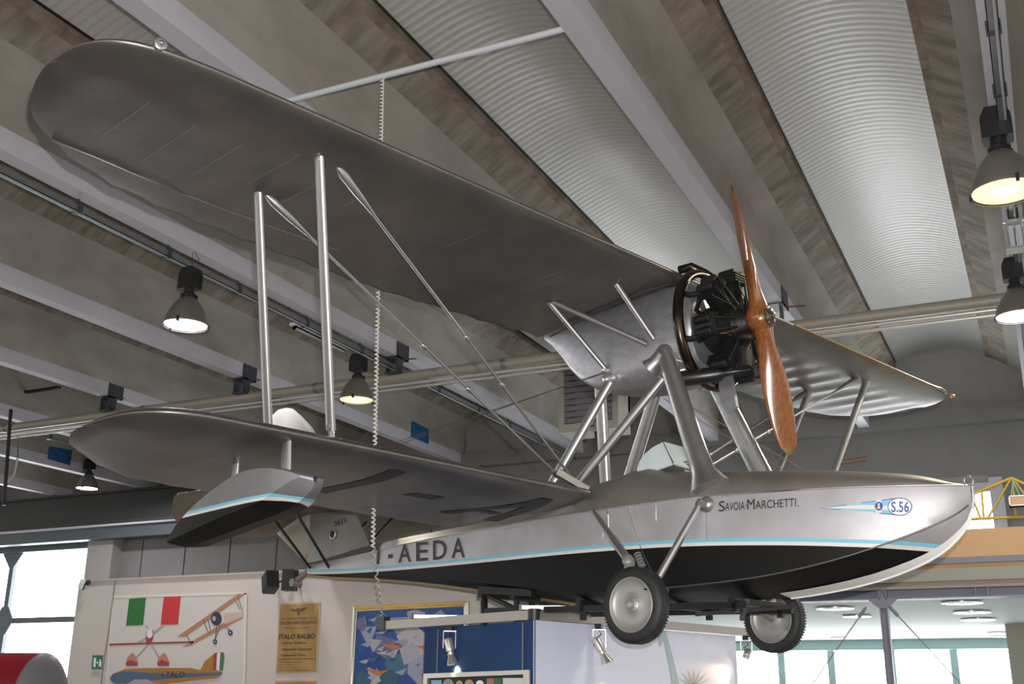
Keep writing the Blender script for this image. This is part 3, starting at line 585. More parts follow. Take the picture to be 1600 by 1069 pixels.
# spotlights
def spot(P, aim, lab, lit, inw):
    P = P - inw * .06
    t = thing('track_spotlight', lab, 'spotlight', (P.x, P.y, ZR), group='silver spotlights on the booth rail')
    MB().box((-.03, -.025, -.045), (.03, .025, 0)).build('track_adapter', BLKPL, t)
    r_ = V((RT.x, RT.y, 0)).normalized()
    m = MB(); m.bar(-r_ * .055 + V((0, 0, -.05)), r_ * .055 + V((0, 0, -.05)), .02, .006)
    for s_ in (-1, 1): m.bar(r_ * .055 * s_ + V((0, 0, -.05)), r_ * .055 * s_ + V((0, 0, -.2)), .02, .006, up=(1, 0, 0))
    m.build('yoke', ALUB, t)
    a = V(aim).normalized(); c_ = V((0, 0, -.19))
    MB().lathe(c_ - a * .08, a, [(0, .034), (.01, .038), (.115, .038), (.12, .026), (.14, .026)], 18).build('lamp_body', ALUB, t)
    m = MB(); m.lathe(c_ + a * .055, a, [(0, .034), (.012, .034)], 18); m.lathe(c_ + a * .062, a, [(0, .024), (.09, .055)], 22, caps=False); m.lathe(c_ + a * .062, a, [(0, .022), (.09, .053)], 22, caps=False); m.build('reflector', ALUB, t)
    MB().lathe(c_ + a * .135, a, [(0, .044), (.003, .044)], 18).build('bulb', emis('spot_bulb_lit', (1, .8, .6), 9) if lit else mat('spot_glass', (.5, .48, .44), .3), t)
    MB().path([(0, 0, -.05), (.03, -.02, -.09), (-.02, -.02, -.12), c_ - a * .08], .005, 6).build('flex', BLKPL, t)
    s = lamp('spot_light', 'SPOT', P + V((0, 0, -.19)) + a * .16, 8 if lit else 16, (1, .66, .34), .03, spot=math.radians(70)); s.rotation_euler = (a + inw * .35).to_track_quat('-Z', 'Y').to_euler()
fr = V((-FW.x, -FW.y, 0)).normalized(); rr_ = V((RT.x, RT.y, 0)).normalized()
def railpt(px, a, d):     # point on a rail line straight below the pixel column
    best = min((a + d * (k * .01) for k in range(0, 540)), key=lambda P: abs(((P - EYE).dot(RT) / (P - EYE).dot(FW)) * FPX + 800 - px)); return V((best.x, best.y, ZR))
offL = -inL * .16; offR = -inR * .16
spot(railpt(712, K0, dL), rr_ * .3 + fr * .1 + V((0, 0, -1.3)), 'silver spotlight pointing down in front of the navy panel', False, inL)
spot(railpt(927, K0, dR), rr_ * .6 + fr * .1 + V((0, 0, -1.2)), 'silver spotlight on the rail between corner and near wheel', False, inR)
spot(railpt(1157, K0, dR), -rr_ * .55 + fr * 1.15 + V((0, 0, -.75)), 'lit silver spotlight beside the far wheel at the rail end', True, inR)
# medals frame on blue panel
def onL(px, py, off):
    d = ray(px, py); P = K0 - inL * off; s = (P - EYE).dot(inL) / d.dot(inL); return EYE + d * s
mf = thing('medal_frame', 'gilt framed display of medals lit on the navy panel at the bottom edge', 'frame', (0, 0, 0))
a_ = [onL(666, 1053, .01), onL(829, 1047, .01), onL(829, 1085, .01), onL(664, 1090, .01)]; i_ = [onL(672, 1060, .01), onL(822, 1054, .01), onL(822, 1085, .01), onL(670, 1090, .01)]
m = MB()
for i, j in ((0, 1), (1, 2), (3, 0)): m.prism([a_[i], a_[j], i_[j], i_[i]], -inL * .03)
m.build('frame', GILT, mf)
MB().prism(i_, -inL * .004).build('backing', mat('dark_green_backing', (.02, .035, .05), .7), mf)
for px, r_, m_ in ((701, 8, GRP), (718.5, 5.5, GOLD), (734, 7, GOLD), (750.5, 6, ALUB)):
    MB().prism([onL(px + r_ * math.cos(k * .45), 1069 + r_ * math.sin(k * .45), .018) for k in range(14)], -inL * .006).build('medal', m_, mf)
for x0, x1, m_ in ((674, 690, STRIPEB), (761, 772, SALM), (773, 784, GNP), (786, 818, WHITE)):
    MB().prism([onL(x0, 1063 - (x0 - 674) * .03, .018), onL(x1, 1063 - (x0 - 674) * .03, .018), onL(x1, 1080, .018), onL(x0, 1080, .018)], -inL * .003).build('card', m_, mf)
# printed seaplane tail on pale panel (muted green shapes)
def onR(px, py, off):
    d = ray(px, py); P = K0 - inR * off; s = (P - EYE).dot(inR) / d.dot(inR); return EYE + d * s
pg = thing('palm_print', 'muted green palm shapes printed on the pale booth panel beneath the near wheel', 'picture', (0, 0, 0))
MB().prism([onR(*p, .004) for p in ((1027, 985), (1031, 1012), (1037, 1000), (1046, 1040), (1052, 1080), (1064, 1080), (1052, 1030), (1040, 985))], -inR * .002).build('trunk_shape', mat('muted_teal', (.34, .44, .46), .7), pg)
m = MB()
for a in range(9):
    th = -2.6 + a * .35; c0 = (1084, 1074); m.prism([onR(c0[0] - 3, c0[1], .004), onR(c0[0] + 3, c0[1], .004), onR(c0[0] + 30 * math.cos(th), c0[1] + 30 * math.sin(th), .004)], -inR * .002)
m.build('leaf_shape', mat('muted_olive', (.42, .42, .33), .7), pg)
# black stand under the hull
STB = mat('black_stand_paint', (.010, .010, .011), .5)
stn = thing('hull_stand', 'black steel support frame carrying the hull above the exhibit rail', 'stand', toW((-.9, 0, 2.2)), -ANG)
def sp(x, y, z): return V((x + .9, y, z - 2.2))
m = MB()
for y in (-.30, .30): m.bar(sp(-2.15, y, 2.325), sp(.55, y, 2.245), .04, .05); m.bar(sp(-2.15, y, 2.325), sp(-2.15, y, 2.50), .04, .04); m.cut()
m.each('long_rail', STB, stn)
for x, z in ((-2.15, 2.46), (-1.75, 2.42), (-1.0, 2.34), (-.2, 2.28), (.45, 2.28)):
    m = MB(); m.bar(sp(x, -.36, z), sp(x, .36, z), .05, .04)
    for y in (-.30, .30): m.bar(sp(x, y, 2.2), sp(x, y, z), .04, .04, up=(1, 0, 0))
    m.build('cradle_post', STB, stn)
m = MB()
for y in (-.30, .30): m.bar(sp(-2.1, y, 2.45), sp(-1.7, y, 2.30), .05, .03).cut(); m.bar(sp(.1, y, 2.2), sp(.55, -y, 2.27), .03, .03).cut()
m.each('diagonal_brace', STB, stn)
m = MB()
for y in (-.36, .36): m.bar(sp(-2.15, y, 2.50), sp(-1.5, y, 2.44), .05, .06).cut()
m.each('side_cradle', STB, stn)
# ================================================================ MEZZANINE (right)
YM = 14.0
xm0, xm1 = -6.5, 12
def band(z0, z1, y, m, name): return struct(MB().box((xm0, y, z0), (xm1, y + .3, z1)).build(name, m))
band(3.21, 3.535, YM + .02, PEACH, 'trim_4'); band(3.14, 3.21, YM - .04, LAV, 'trim_5'); band(3.085, 3.14, YM + .02, PEACH, 'trim_6')
band(2.945, 3.085, YM - .02, SAGE, 'trim_7'); band(2.875, 2.945, YM + .03, TAN, 'trim_8')
bm2 = MB(); bm2.box((xm0, YM - .05, 2.86), (xm1, YM + .2, 2.875)); bm2.box((xm0, YM + .06, 2.76), (xm1, YM + .1, 2.87)); bm2.box((xm0, YM - .05, 2.75), (xm1, YM + .2, 2.765)); 
for x in (-.75, -.62): bm2.box((x - .006, YM - .04, 2.76), (x + .006, YM + .08, 2.87))
struct(bm2.build('trim_9', LAV))
struct(MB().box((xm0, YM + .3, 2.78), (xm1, YF, 3.1)).build('trim_10', TEALW))
col_ = thing('steel_column', 'lavender grey steel column with gusset plates below the bow', 'column', (-1.78, YM, 0))
m = MB(); m.box((-.045, -.05, 0), (-.033, .06, 2.87)); m.box((.033, -.05, 0), (.045, .06, 2.87)); m.box((-.034, -.005, 0), (.034, .008, 2.87)); m.build('profile', LAV, col_)
MB().prism([(-.17, -.06, 2.75), (.17, -.06, 2.75), (.05, -.06, 2.65), (-.05, -.06, 2.65)], (0, .012, 0)).build('gusset_plate', LAV, col_)
for s_, (px, py), (qx, qy), lab in ((-1, (1354, 948), (1262, 1080), 'thin steel tie rod running down left from the column head'), (1, (1388, 946), (1512, 1080), 'thin steel tie rod running down right from the column head')):
    a = hitY(px, py, YM - .03); b_ = hitY(qx, qy, YM - .03)
    t = thing('tie_rod', lab, 'rod', a); dd = b_ - a
    MB().tube((0, 0, 0), dd, .007, 6).build('rod', LAV, t); MB().tube(dd.normalized() * .02, dd.normalized() * .16, .02, 8).build('turnbuckle', LAV, t)
for i, (px, py) in enumerate(((1305, 949.5), (1503, 940.5), (1518, 955.5), (1528, 967), (1560, 988), (1339, 962), (1313, 1006 - 10), (1565, 994))):
    c = hitZ(px, py, 2.775)
    r_ = .24 if i < 4 else .2
    t = thing('recessed_downlight', 'round recessed downlight in the white ceiling under the mezzanine', 'light', c, group='downlights under the mezzanine')
    MB().lathe((0, 0, -.02), (0, 0, 1), [(0, r_), (.02, r_)], 24).build('rim', mat('chrome_rim', (.6, .62, .62), .2, .8), t)
    MB().lathe((0, 0, -.026), (0, 0, 1), [(0, r_ * .72), (.004, r_ * .72)], 24).build('lens', emis('amber_lens', (1, .75, .25), 1.2) if i == 5 else mat('grey_lens', (.30, .30, .28), .3), t)
# windows of the room below
wn = bpy.data.objects.new('window_3', None); col.objects.link(wn); struct(wn)
zt_ = 2.58; m = MB(); xs = [-8.2, -7.15, -6.14, -5.13, -4.13, -2.96, -1.80, -.70, .4, 1.5, 2.6, 3.7, 4.8, 5.9, 7, 8.1]
for x in xs: m.box((x - .07, YF - .24, .61), (x + .07, YF - .13, zt_ - .005))
m.box((-9, YF - .25, zt_), (9, YF - .1, 2.78)); m.box((-9, YF - .25, .4), (9, YF - .1, .6)); m.build('window_frame', mat('teal_mullion', (.30, .42, .42), .6), wn)
MB().box((-9, YF - .12, .5), (9, YF - .1, zt_)).build('window_pane', SKYR, wn)
pil = hitY(1573, 1000, 19.5)
struct(MB().box((pil.x, 19.5, 0), (pil.x + .5, 20, 2.78)).build('trim_12', mat('cream_pillar', (.42, .42, .36), .7)))
# yellow truss behind the bow, with hanging crate
YT = 17.0; yt = thing('yellow_truss', 'yellow lattice steel truss above the mezzanine at the right edge', 'truss', hitY(1530, 810, YT))
def yp(px, py, dy=0): return hitY(px, py, YT + dy) - yt.location
ch = MB(); we_ = MB()
for dy in (0, .35):
    ch.tube(yp(1505, 778, dy), yp(1580, 747, dy), .022, 8); ch.cut().tube(yp(1580, 747, dy), yp(1680, 790, dy), .022, 8); ch.cut().tube(yp(1505, 812, dy), yp(1680, 803, dy), .022, 8); ch.cut()
    for (a, b2_) in (((1580, 747), (1544, 809)), ((1582, 747), (1587, 806)), ((1582, 747), (1625, 805)), ((1534, 768), (1537, 810)), ((1518, 775), (1532, 810)), ((1625, 768), (1625, 805))): we_.tube(yp(*a, dy), yp(*b2_, dy), .016, 8).cut()
for dy in (0, .35):
    e_ = yp(1680, 800, dy); we_.tube(e_, (e_.x, e_.y, 3.1 - yt.location.z), .022, 8).cut()
ch.each('chord', YEL, yt); we_.each('web_member', YEL, yt)
cr_ = thing('hanging_crate', 'small tan crate hung by green straps from the yellow truss', 'crate', hitY(1589, 784, YT - .1))
MB().box((-.09, -.08, -.07), (.11, .08, .07)).build('box', mat('tan_crate', (.42, .26, .12), .6), cr_)
m = MB(); 
for z in (-.07, .06): m.box((-.1, -.09, z), (.12, .09, z + .015))
m.box((-.1, -.09, -.07), (-.085, .09, .075)); m.build('edge_strip', WHITE, cr_)
m = MB(); tp = hitY(1583, 752, YT - .1) - cr_.location; m.tube((-.07, 0, .07), tp, .008, 6); m.tube((.05, 0, .07), tp, .008, 6); m.build('strap', mat('green_strap', (.1, .42, .3), .6), cr_)
# ================================================================ SEAPLANE (axes: x nose, y port, z up)
pln = thing('seaplane', 'silver biplane flying boat with black hull bottom and wheels, nose to the right', 'aircraft', (P0.x, P0.y, 0), -ANG)
def pbuild(m, name, mt, parent=None, **k): return m.build(name, mt, parent or pln, **k)
# ---- wings
def foil(c):                                      # thickness half and camber per unit chord
    return 5 * (.2969 * math.sqrt(c) - .126 * c - .3516 * c * c + .2843 * c ** 3 - .1036 * c ** 4), .016 * 4 * c * (1 - c)
CS = [0, .002, .006, .014, .028, .045, .07, .1, .16, .24, .34, .45, .57, .69, .80, .89, .95, 1.0]
class Wing:
    def __init__(s, le, te, zle, slope, tmax, pitch, scal, side_):
        s.le, s.te, s.z, s.sl, s.t, s.p, s.sc, s.sd = le, te, zle, slope, tmax, pitch, scal, side_
    def edges(s, y):
        a = abs(y); L = smooth_lerp(s.le, a); T = smooth_lerp(s.te, a)
        fr_ = (a / s.p) % 1; T += s.sc * math.sin(math.pi * fr_) * min(1, (L - T) / .8)
        return L, T
    def pt(s, y, c, up):
        L, T = s.edges(y); ch = L - T; yt, cm = foil(c); th = s.t * min(1, (ch / 1.2) ** .6) * 1.3
        fr_ = (abs(y) / s.p) % 1; sag = (.015 if s.sd > 0 else .005) * math.sin(math.pi * fr_) ** .8 * math.sin(math.pi * min(1, max(0, (c - .05) / .93))) 
        x = L - ch * c; zc_ = s.z + s.sl * x_rel(x, s)
        if up: z = zc_ + cm * ch + yt * th * ch * .80 + .012 * ch * math.sin(math.pi * min(1, c * 1.6)) - sag
        elif c < .3: z = zc_ - yt * th * ch * .74
        else: z = zc_ - foil(.3)[0] * th * ch * .74 * (1 - (c - .3) / .7 * .97) + sag
        return V((x, y, z))
    def under(s, x, y):
        L, T = s.edges(y); c = min(1, max(0, (L - x) / (L - T))); return s.pt(y, c, False)
def x_rel(x, s): return (x - s.le[0][1])
def wing_mesh(wg, ys):
    rings = []
    for y in ys:
        up = [wg.pt(y, c, True) for c in CS]; lo = [wg.pt(y, c, False) for c in CS]
        rings.append(up[::-1] + lo[1:-1])
    return MB().loft(rings)
def ystations(y0, tips, p):
    ys = []; k = 0
    while True:
        y = k * p / 4
        if y > tips[0]: break
        if y >= y0: ys.append(y)
        k += 1
    return ys + [t for t in tips if t > ys[-1] + .005]
UT = [(0, -1.80), (1.1, -1.83), (1.87, -1.86), (3.1, -1.79), (3.98, -1.71), (4.49, -1.58), (4.87, -1.36), (5.03, -1.2), (5.13, -1.04), (5.2, -.82), (5.225, -.66)]
UTP = [(0, -1.80), (1.5, -1.72), (2.87, -1.58), (3.9, -1.52), (4.6, -1.42), (4.95, -1.22), (5.1, -1.05), (5.2, -.82), (5.225, -.66)]
UL = [(0, 0), (4.3, 0), (4.6, -.005), (4.88, -.04), (5.06, -.12), (5.17, -.26), (5.21, -.40), (5.225, -.56)]
tipU = [4.5, 4.6, 4.7, 4.8, 4.88, 4.95, 5.01, 5.06, 5.10, 5.14, 5.17, 5.19, 5.205, 5.215, 5.225]
wS = Wing(UL, UT, 4.945, .055, .088, .36, .035, -1); wP = Wing(UL, UTP, 4.945, .045, .088, .36, .02, 1)
BRONZE = mat('worn_leading_edge', (0.35, 0.24, 0.11), 0.35, 0.8)
ysu = ystations(0, tipU, .36)
for wg, sg in ((wS, -1), (wP, 1)):
    o = pbuild(wing_mesh(wg, [sg * y for y in ysu]), 'upper_wing', SILVER)
# aileron gap line and edge strip on the starboard wing, and a navigation light
m = MB(); pts = [wS.under(x, y) + V((0, 0, -.004)) for x, y in ((-1.36, -4.87), (-1.33, -4.6), (-1.36, -4.3), (-1.40, -3.9), (-1.42, -3.2), (-1.43, -2.6))]
m.path(pts, [.005, .004, .003, .002, .0012, .001], 5); pbuild(m, 'aileron_hinge_line', SILVER_SMOOTH)
m = MB(); m.path([wP.under(-.012, y) + V((.012, 0, .02)) for y in [1.6 + .25 * k for k in range(13)] + [4.7, 4.85, 4.95]], .012, 8); pbuild(m, 'leading_edge_cap', BRONZE, label='bronze worn leading edge strip')
m = MB(); m.lathe((-.03, 5.02, 4.945), (.5, 1, 0), [(0, .016), (.02, .022), (.05, .02), (.065, .008)], 14); pbuild(m, 'navigation_light', mat('amber_glass', (.5, .16, .05), .2, coat=.5), label='small orange wing tip light')
c = V((.0, -4.86, 4.955)); m = MB(); m.lathe(c, (1, -.15, -.1), [(-.03, .034), (.006, .036), (.010, .028), (.010, .022)], 18); m.lathe(c, (1, -.15, -.1), [(0, .018), (.02, .014), (.026, .004)], 14); pbuild(m, 'navigation_light', SILVER_SMOOTH, label='round glass wing tip light')
m = MB(); ys_ = [-.35 - .09 * k for k in range(52)]
m.loft([[V((wS.edges(y)[1] + .004, y, wS.pt(y, 1, True).z)), V((wS.edges(y)[1] - .05, y, wS.pt(y, 1, True).z + .008)), V((wS.edges(y)[1] - .05, y, wS.pt(y, 1, True).z + .012)), V((wS.edges(y)[1] + .004, y, wS.pt(y, 1, True).z + .006))] for y in ys_], smooth=False)
pbuild(m, 'trailing_edge_strip', mat('olive_edge', (.075, .068, .045), .7), label='dark olive trailing edge strip')
# rib stitching dots on the starboard underside
m = MB(); rs = random.Random(5)
for k in range(1, 14):
    y = -5.0 + .36 * k * .9; x = -.35 - rs.random() * .2; L_, T_ = wS.edges(y); xe = -.7 - rs.random() * .5
    if k in (1, 2, 3, 4, 5, 6, 9, 12):
        while x > xe:
            p = wS.under(x, y); m.box((p.x - .006, p.y - .0015, p.z - .003), (p.x + .002, p.y + .0015, p.z - .0005)); x -= .026
pbuild(m, 'rib_stitching', mat('stitch_white', (.34, .33, .31), .5, .3), kind='stuff')
LL = [(0, -.70), (3.85, -.70), (4.02, -.712), (4.16, -.75), (4.27, -.825), (4.35, -.93), (4.40, -1.07), (4.425, -1.24), (4.43, -1.40)]
LT = [(0, -2.42), (.5, -2.43), (1.1, -2.42), (2, -2.40), (2.7, -2.45), (3.1, -2.44), (3.6, -2.38), (3.83, -2.25), (4.1, -2.02), (4.28, -1.82), (4.38, -1.65), (4.42, -1.52), (4.43, -1.45)]
tipL = [3.65, 3.75, 3.85, 3.95, 4.03, 4.1, 4.17, 4.23, 4.29, 4.33, 4.36, 4.385, 4.40, 4.415, 4.425, 4.43]
lS = Wing(LL, LT, 3.165, .06, .088, .36, .03, -1); lP = Wing(LL, LT, 3.165, .06, .088, .36, .03, 1)
ysl = ystations(.45, tipL, .36)
lwS = pbuild(wing_mesh(lS, [-y for y in ysl]), 'lower_wing', SILVER); lwP = pbuild(wing_mesh(lP, ysl), 'lower_wing', SILVER)
# registration on the lower wing underside
m = MB()
def wquad(a, b, c_, d, n1=10, n2=2):
    a, b, c_, d = (V((*q, 0)) for q in (a, b, c_, d)); g_ = []
    for i in range(n1 + 1):
        for j in range(n2 + 1):
            p = a.lerp(b, i / n1).lerp(d.lerp(c_, i / n1), j / n2); q = lS.under(p.x, p.y); g_.append(V((q.x, q.y, q.z - .004)))
    m.add(g_, [(i * (n2 + 1) + j, (i + 1) * (n2 + 1) + j, (i + 1) * (n2 + 1) + j + 1, i * (n2 + 1) + j + 1) for i in range(n1) for j in range(n2)])
wquad((-1.83, -2.43), (-.88, -2.445), (-.87, -2.30), (-1.83, -2.29))
wquad((-1.44, -1.86), (-1.30, -1.83), (-1.30, -1.55), (-1.45, -1.57), 3, 2)
wquad((-1.85, -1.14), (-.88, -.92), (-.87, -.79), (-1.83, -1.0))
wquad((-1.87, -.60), (-.88, -.92), (-.87, -.79), (-1.86, -.45))
wquad((-1.60, -1.02), (-1.50, -1.0), (-1.50, -.66), (-1.60, -.62), 3, 2)
pbuild(m, 'wing_lettering', mat('faded_black', (.02, .018, .017), .5), label='black I-A registration painted under the wing')
# ---- hull
HS = [  # x, deck half width, chine half width, deck edge z, chine z, keel z, crown z
 (2.112, .004, .004, 2.945, 2.88, 2.87, 2.952), (2.10, .028, .016, 2.945, 2.835, 2.80, 2.956), (2.06, .07, .05, 2.947, 2.79, 2.71, 2.965), (1.98, .125, .10, 2.95, 2.735, 2.62, 2.985),
 (1.86, .19, .16, 2.955, 2.68, 2.535, 3.03), (1.68, .265, .24, 2.962, 2.61, 2.46, 3.075), (1.42, .345, .33, 2.975, 2.53, 2.39, 3.12), (1.1, .415, .41, 2.988, 2.46, 2.34, 3.17), (.72, .465, .47, 3.003, 2.41, 2.308, 3.215),
 (.3, .495, .50, 3.025, 2.39, 2.30, 3.26), (0, .505, .51, 3.03, 2.385, 2.298, 3.30), (-.3, .505, .51, 3.03, 2.385, 2.30, 3.39), (-.7, .50, .50, 3.03, 2.39, 2.31, 3.345), (-1.1, .48, .48, 3.035, 2.42, 2.335, 3.28), (-1.6, .44, .44, 3.03, 2.49, 2.41, 3.21),
 (-2.2, .39, .385, 3.025, 2.57, 2.50, 3.17), (-3.0, .31, .305, 3.02, 2.67, 2.62, 3.15), (-3.7, .235, .23, 3.00, 2.745, 2.71, 3.13), (-4.25, .17, .165, 2.985, 2.80, 2.765, 3.10), (-4.8, .10, .10, 2.975, 2.84, 2.81, 3.06), (-5.25, .025, .025, 2.97, 2.875, 2.86, 3.03)]
def hv(x, k): return smooth_lerp(HS, x, k)
def side_y(x, z):
    wd, wc, zd, zc = (hv(x, k) for k in (1, 2, 3, 4)); f = (z - zc) / (zd - zc); return wc + (wd - wc) * f
hx = sorted(set([h[0] for h in HS] + [2.09, 2.02, 1.92, 1.77, 1.55, 1.26, .9, .5, .15, -.5, -.9, -1.35, -1.9, -2.6, -3.35]), reverse=True)
hm = MB()
for sg in (-1, 1):
    def sheet(fn, n, mi=0):
        hm.loft([[V(fn(x, j / n)) for j in range(n + 1)] for x in hx], caps=False, wrap=False, mi=mi)
    sheet(lambda x, t: (x, sg * hv(x, 2) * t, hv(x, 5) + (hv(x, 4) - hv(x, 5)) * (t ** 1.25)), 5)
    sheet(lambda x, t: (x, sg * (hv(x, 2) + (hv(x, 1) - hv(x, 2)) * t + .012 * math.sin(math.pi * t)), hv(x, 4) + (hv(x, 3) - hv(x, 4)) * t), 4)
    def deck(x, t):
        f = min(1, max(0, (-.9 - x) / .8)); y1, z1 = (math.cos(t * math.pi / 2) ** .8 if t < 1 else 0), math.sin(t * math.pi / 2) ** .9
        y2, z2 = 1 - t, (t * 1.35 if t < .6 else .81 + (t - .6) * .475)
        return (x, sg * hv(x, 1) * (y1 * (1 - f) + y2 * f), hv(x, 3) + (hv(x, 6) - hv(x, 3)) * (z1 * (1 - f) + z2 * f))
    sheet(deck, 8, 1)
def hull_mat(name, pts, half, k=1.0):
    m_ = bpy.data.materials.new(name); m_.use_nodes = True; t = m_.node_tree; b = t.nodes['Principled BSDF']
    tc = nd(t, 'ShaderNodeTexCoord'); sx = nd(t, 'ShaderNodeSeparateXYZ'); t.links.new(tc.outputs['Object'], sx.inputs[0])
    mr = nd(t, 'ShaderNodeMapRange'); mr.inputs['From Min'].default_value = pts[0][0]; mr.inputs['From Max'].default_value = pts[-1][0]; t.links.new(sx.outputs['X'], mr.inputs['Value'])
    fc = nd(t, 'ShaderNodeFloatCurve'); cv = fc.mapping.curves[0]; x0, x1 = pts[0][0], pts[-1][0]; zl, zh = 2.4, 3.1
    P_ = [((x - x0) / (x1 - x0), (z - zl) / (zh - zl)) for x, z in pts]
    cv.points[0].location = P_[0]; cv.points[1].location = P_[-1]
    for q in P_[1:-1]: cv.points.new(*q)
    for q in cv.points: q.handle_type = 'AUTO_CLAMPED'
    fc.mapping.update(); t.links.new(mr.outputs[0], fc.inputs['Value'])
    zz_ = nd(t, 'ShaderNodeMapRange'); zz_.inputs['To Min'].default_value = zl; zz_.inputs['To Max'].default_value = zh; t.links.new(fc.outputs[0], zz_.inputs['Value'])
    d = nd(t, 'ShaderNodeMath', operation='SUBTRACT'); t.links.new(sx.outputs['Z'], d.inputs[0]); t.links.new(zz_.outputs[0], d.inputs[1])
    def gt(th):
        n = nd(t, 'ShaderNodeMath', operation='GREATER_THAN'); t.links.new(d.outputs[0], n.inputs[0]); n.inputs[1].default_value = th; return n.outputs[0]
    ns = nd(t, 'ShaderNodeTexNoise'); ns.inputs['Scale'].default_value = 2.5; ns.inputs['Detail'].default_value = 6
    t.links.new(tc.outputs['Object'], ns.inputs['Vector']); rp = nd(t, 'ShaderNodeValToRGB'); rp.color_ramp.elements[0].color = (.40 * k, .39 * k, .405 * k, 1); rp.color_ramp.elements[1].color = (.50 * k, .49 * k, .52 * k, 1); rp.color_ramp.elements[0].position = .35; rp.color_ramp.elements[1].position = .65
    t.links.new(ns.outputs['Fac'], rp.inputs['Fac'])
    def mix(fac, a, b_):
        n = nd(t, 'ShaderNodeMix', data_type='RGBA'); t.links.new(fac, n.inputs[0])
        for s_, v in ((6, a), (7, b_)):
            if isinstance(v, tuple): n.inputs[s_].default_value = (*v, 1)
            else: t.links.new(v, n.inputs[s_])
        return n.outputs[2]
    c1 = mix(gt(-half), (.010, .010, .010), (.72, .68, .66)); c2 = mix(gt(0), c1, (.20, .52, .68)); c3 = mix(gt(half), c2, rp.outputs['Color'])
    t.links.new(c3, b.inputs['Base Color'])
    mm = nd(t, 'ShaderNodeMath', operation='MULTIPLY'); mm.inputs[1].default_value = .4; t.links.new(gt(half), mm.inputs[0]); t.links.new(mm.outputs[0], b.inputs['Metallic'])
    b.inputs['Roughness'].default_value = .48
    sp2 = nd(t, 'ShaderNodeMath', operation='MULTIPLY_ADD'); sp2.inputs[1].default_value = .25; sp2.inputs[2].default_value = .12; t.links.new(gt(-half), sp2.inputs[0]); t.links.new(sp2.outputs[0], b.inputs['Specular IOR Level'])
    bp = nd(t, 'ShaderNodeBump'); bp.inputs['Strength'].default_value = .12; bp.inputs['Distance'].default_value = .01; t.links.new(ns.outputs['Fac'], bp.inputs['Height']); t.links.new(bp.outputs['Normal'], b.inputs['Normal'])
    return m_
STR = [(-5.3, 2.905), (-4.75, 2.862), (-3.45, 2.796), (-2.25, 2.760), (-.65, 2.724), (.1, 2.697), (.87, 2.648), (1.42, 2.602), (1.75, 2.572), (1.95, 2.548), (2.12, 2.52)]
hull = pbuild(hm, 'hull', [hull_mat('hull_paint', STR, .025), mat('deck_shaded_dope', (.27, .245, .22), .48, .55, noise=.2, nscale=3)], weld=True, sharp=22)  # deck colour darkened to paint in the shade of the upward faces
# keel strip: white along the bow, bare metal aft
m = MB(); ks = [x for x in hx if x >= .72]; KW = mat('white_keel_paint', (.80, .80, .78), .35)

for sg in (-1, 1):
    rg = []
    for x in ks:
        h_ = lerp([(.72, .32), (1.4, .32), (1.86, .32), (2.06, .35), (2.12, .7)], x)
        rg.append([V((x + .006, sg * hv(x, 2) * t * h_ + sg * .002, hv(x, 5) + (hv(x, 4) - hv(x, 5)) * ((t * h_) ** 1.25) - .006)) for t in (0, .5, 1)])
    m.loft(rg, caps=False, wrap=False)
m.path([(x + .006, 0, hv(x, 5) - .006) for x in ks], .009, 6)
pbuild(m, 'keel_strip', KW, label='white keel strip along the bow')
m = MB(); m.path([(2.10, 0, 2.79), (2.118, 0, 2.86), (2.118, 0, 2.945)], .012, 8); pbuild(m, 'stem_strip', SILVER_SMOOTH)
m = MB(); m.loft([[V((x, y, hv(x, 5) + dz)) for y, dz in ((-.03, .01), (-.03, -.018), (.03, -.018), (.03, .01))] for x in [x for x in hx if x <= -.9 and x > -5.3]]); pbuild(m, 'keel_shoe', mat('warm_lit_keel', (.24, .18, .07), .45, .3), label='metal keel shoe under the rear hull, warm light painted dull yellow')  # dull yellow paints the warm light falling on the keel metal
m = MB(); m.path([(2.10 + .03 * math.cos(a * .42), 0, 2.98 + .03 * math.sin(a * .42)) for a in range(15)], .005, 8, closed=True); m.path([(2.118, 0, 2.95), (2.13, 0, 2.92), (2.118, 0, 2.87)], .006, 6); pbuild(m, 'mooring_ring', SILVER_SMOOTH)
# chine rail at the bow, deck edge beads, hull seams, rivets
for nm, k1, k2, x0, x1, r_ in (('chine_bead', 2, 4, -.2, 2.09, .006), ('deck_edge_bead', 1, 3, -4.2, 2.1, .006)):
    m = MB()
    for sg in (-1, 1): m.path([(x, sg * (hv(x, k1) + .002), hv(x, k2)) for x in sorted(hx) if x0 <= x <= x1], r_, 6).cut()
    m.each(nm, SILVER_SMOOTH if nm[0] == 'd' else mat('worn_chine', (.12, .11, .10), .4, .6), pln)
def on_side(x, z, off=.004): return V((x, -(side_y(x, z) + .012 + off), z))
m = MB()
for pts in ([(.372, 2.96), (.372, 2.70)],):
    a, b_ = pts; n = 16
    for k in range(n):
        z = a[1] + (b_[1] - a[1]) * k / (n - 1); p = on_side(a[0], z, 0); m.lathe(p, (0, -1, 0), [(0, .006), (.004, .003)], 6)
for k in range(10): p = on_side(.12 + .035 * k, 3.005 - .0006 * k, 0); m.lathe(p, (0, -1, 0), [(0, .006), (.004, .003)], 6)
for k in range(8): p = on_side(.47 + .04 * k, 3.0, 0); m.lathe(p, (0, -1, 0), [(0, .006), (.004, .003)], 6)
for k in range(9): p = on_side(-1.55 - .03 * k, 2.99, 0); m.lathe(p, (0, -1, 0), [(0, .005), (.004, .003)], 6)
for k in range(7): p = on_side(-1.72, 2.92 - .03 * k, 0); m.lathe(p, (0, -1, 0), [(0, .005), (.004, .003)], 6)
pbuild(m, 'rivet_row', SILVER_SMOOTH, kind='stuff')
m = MB()
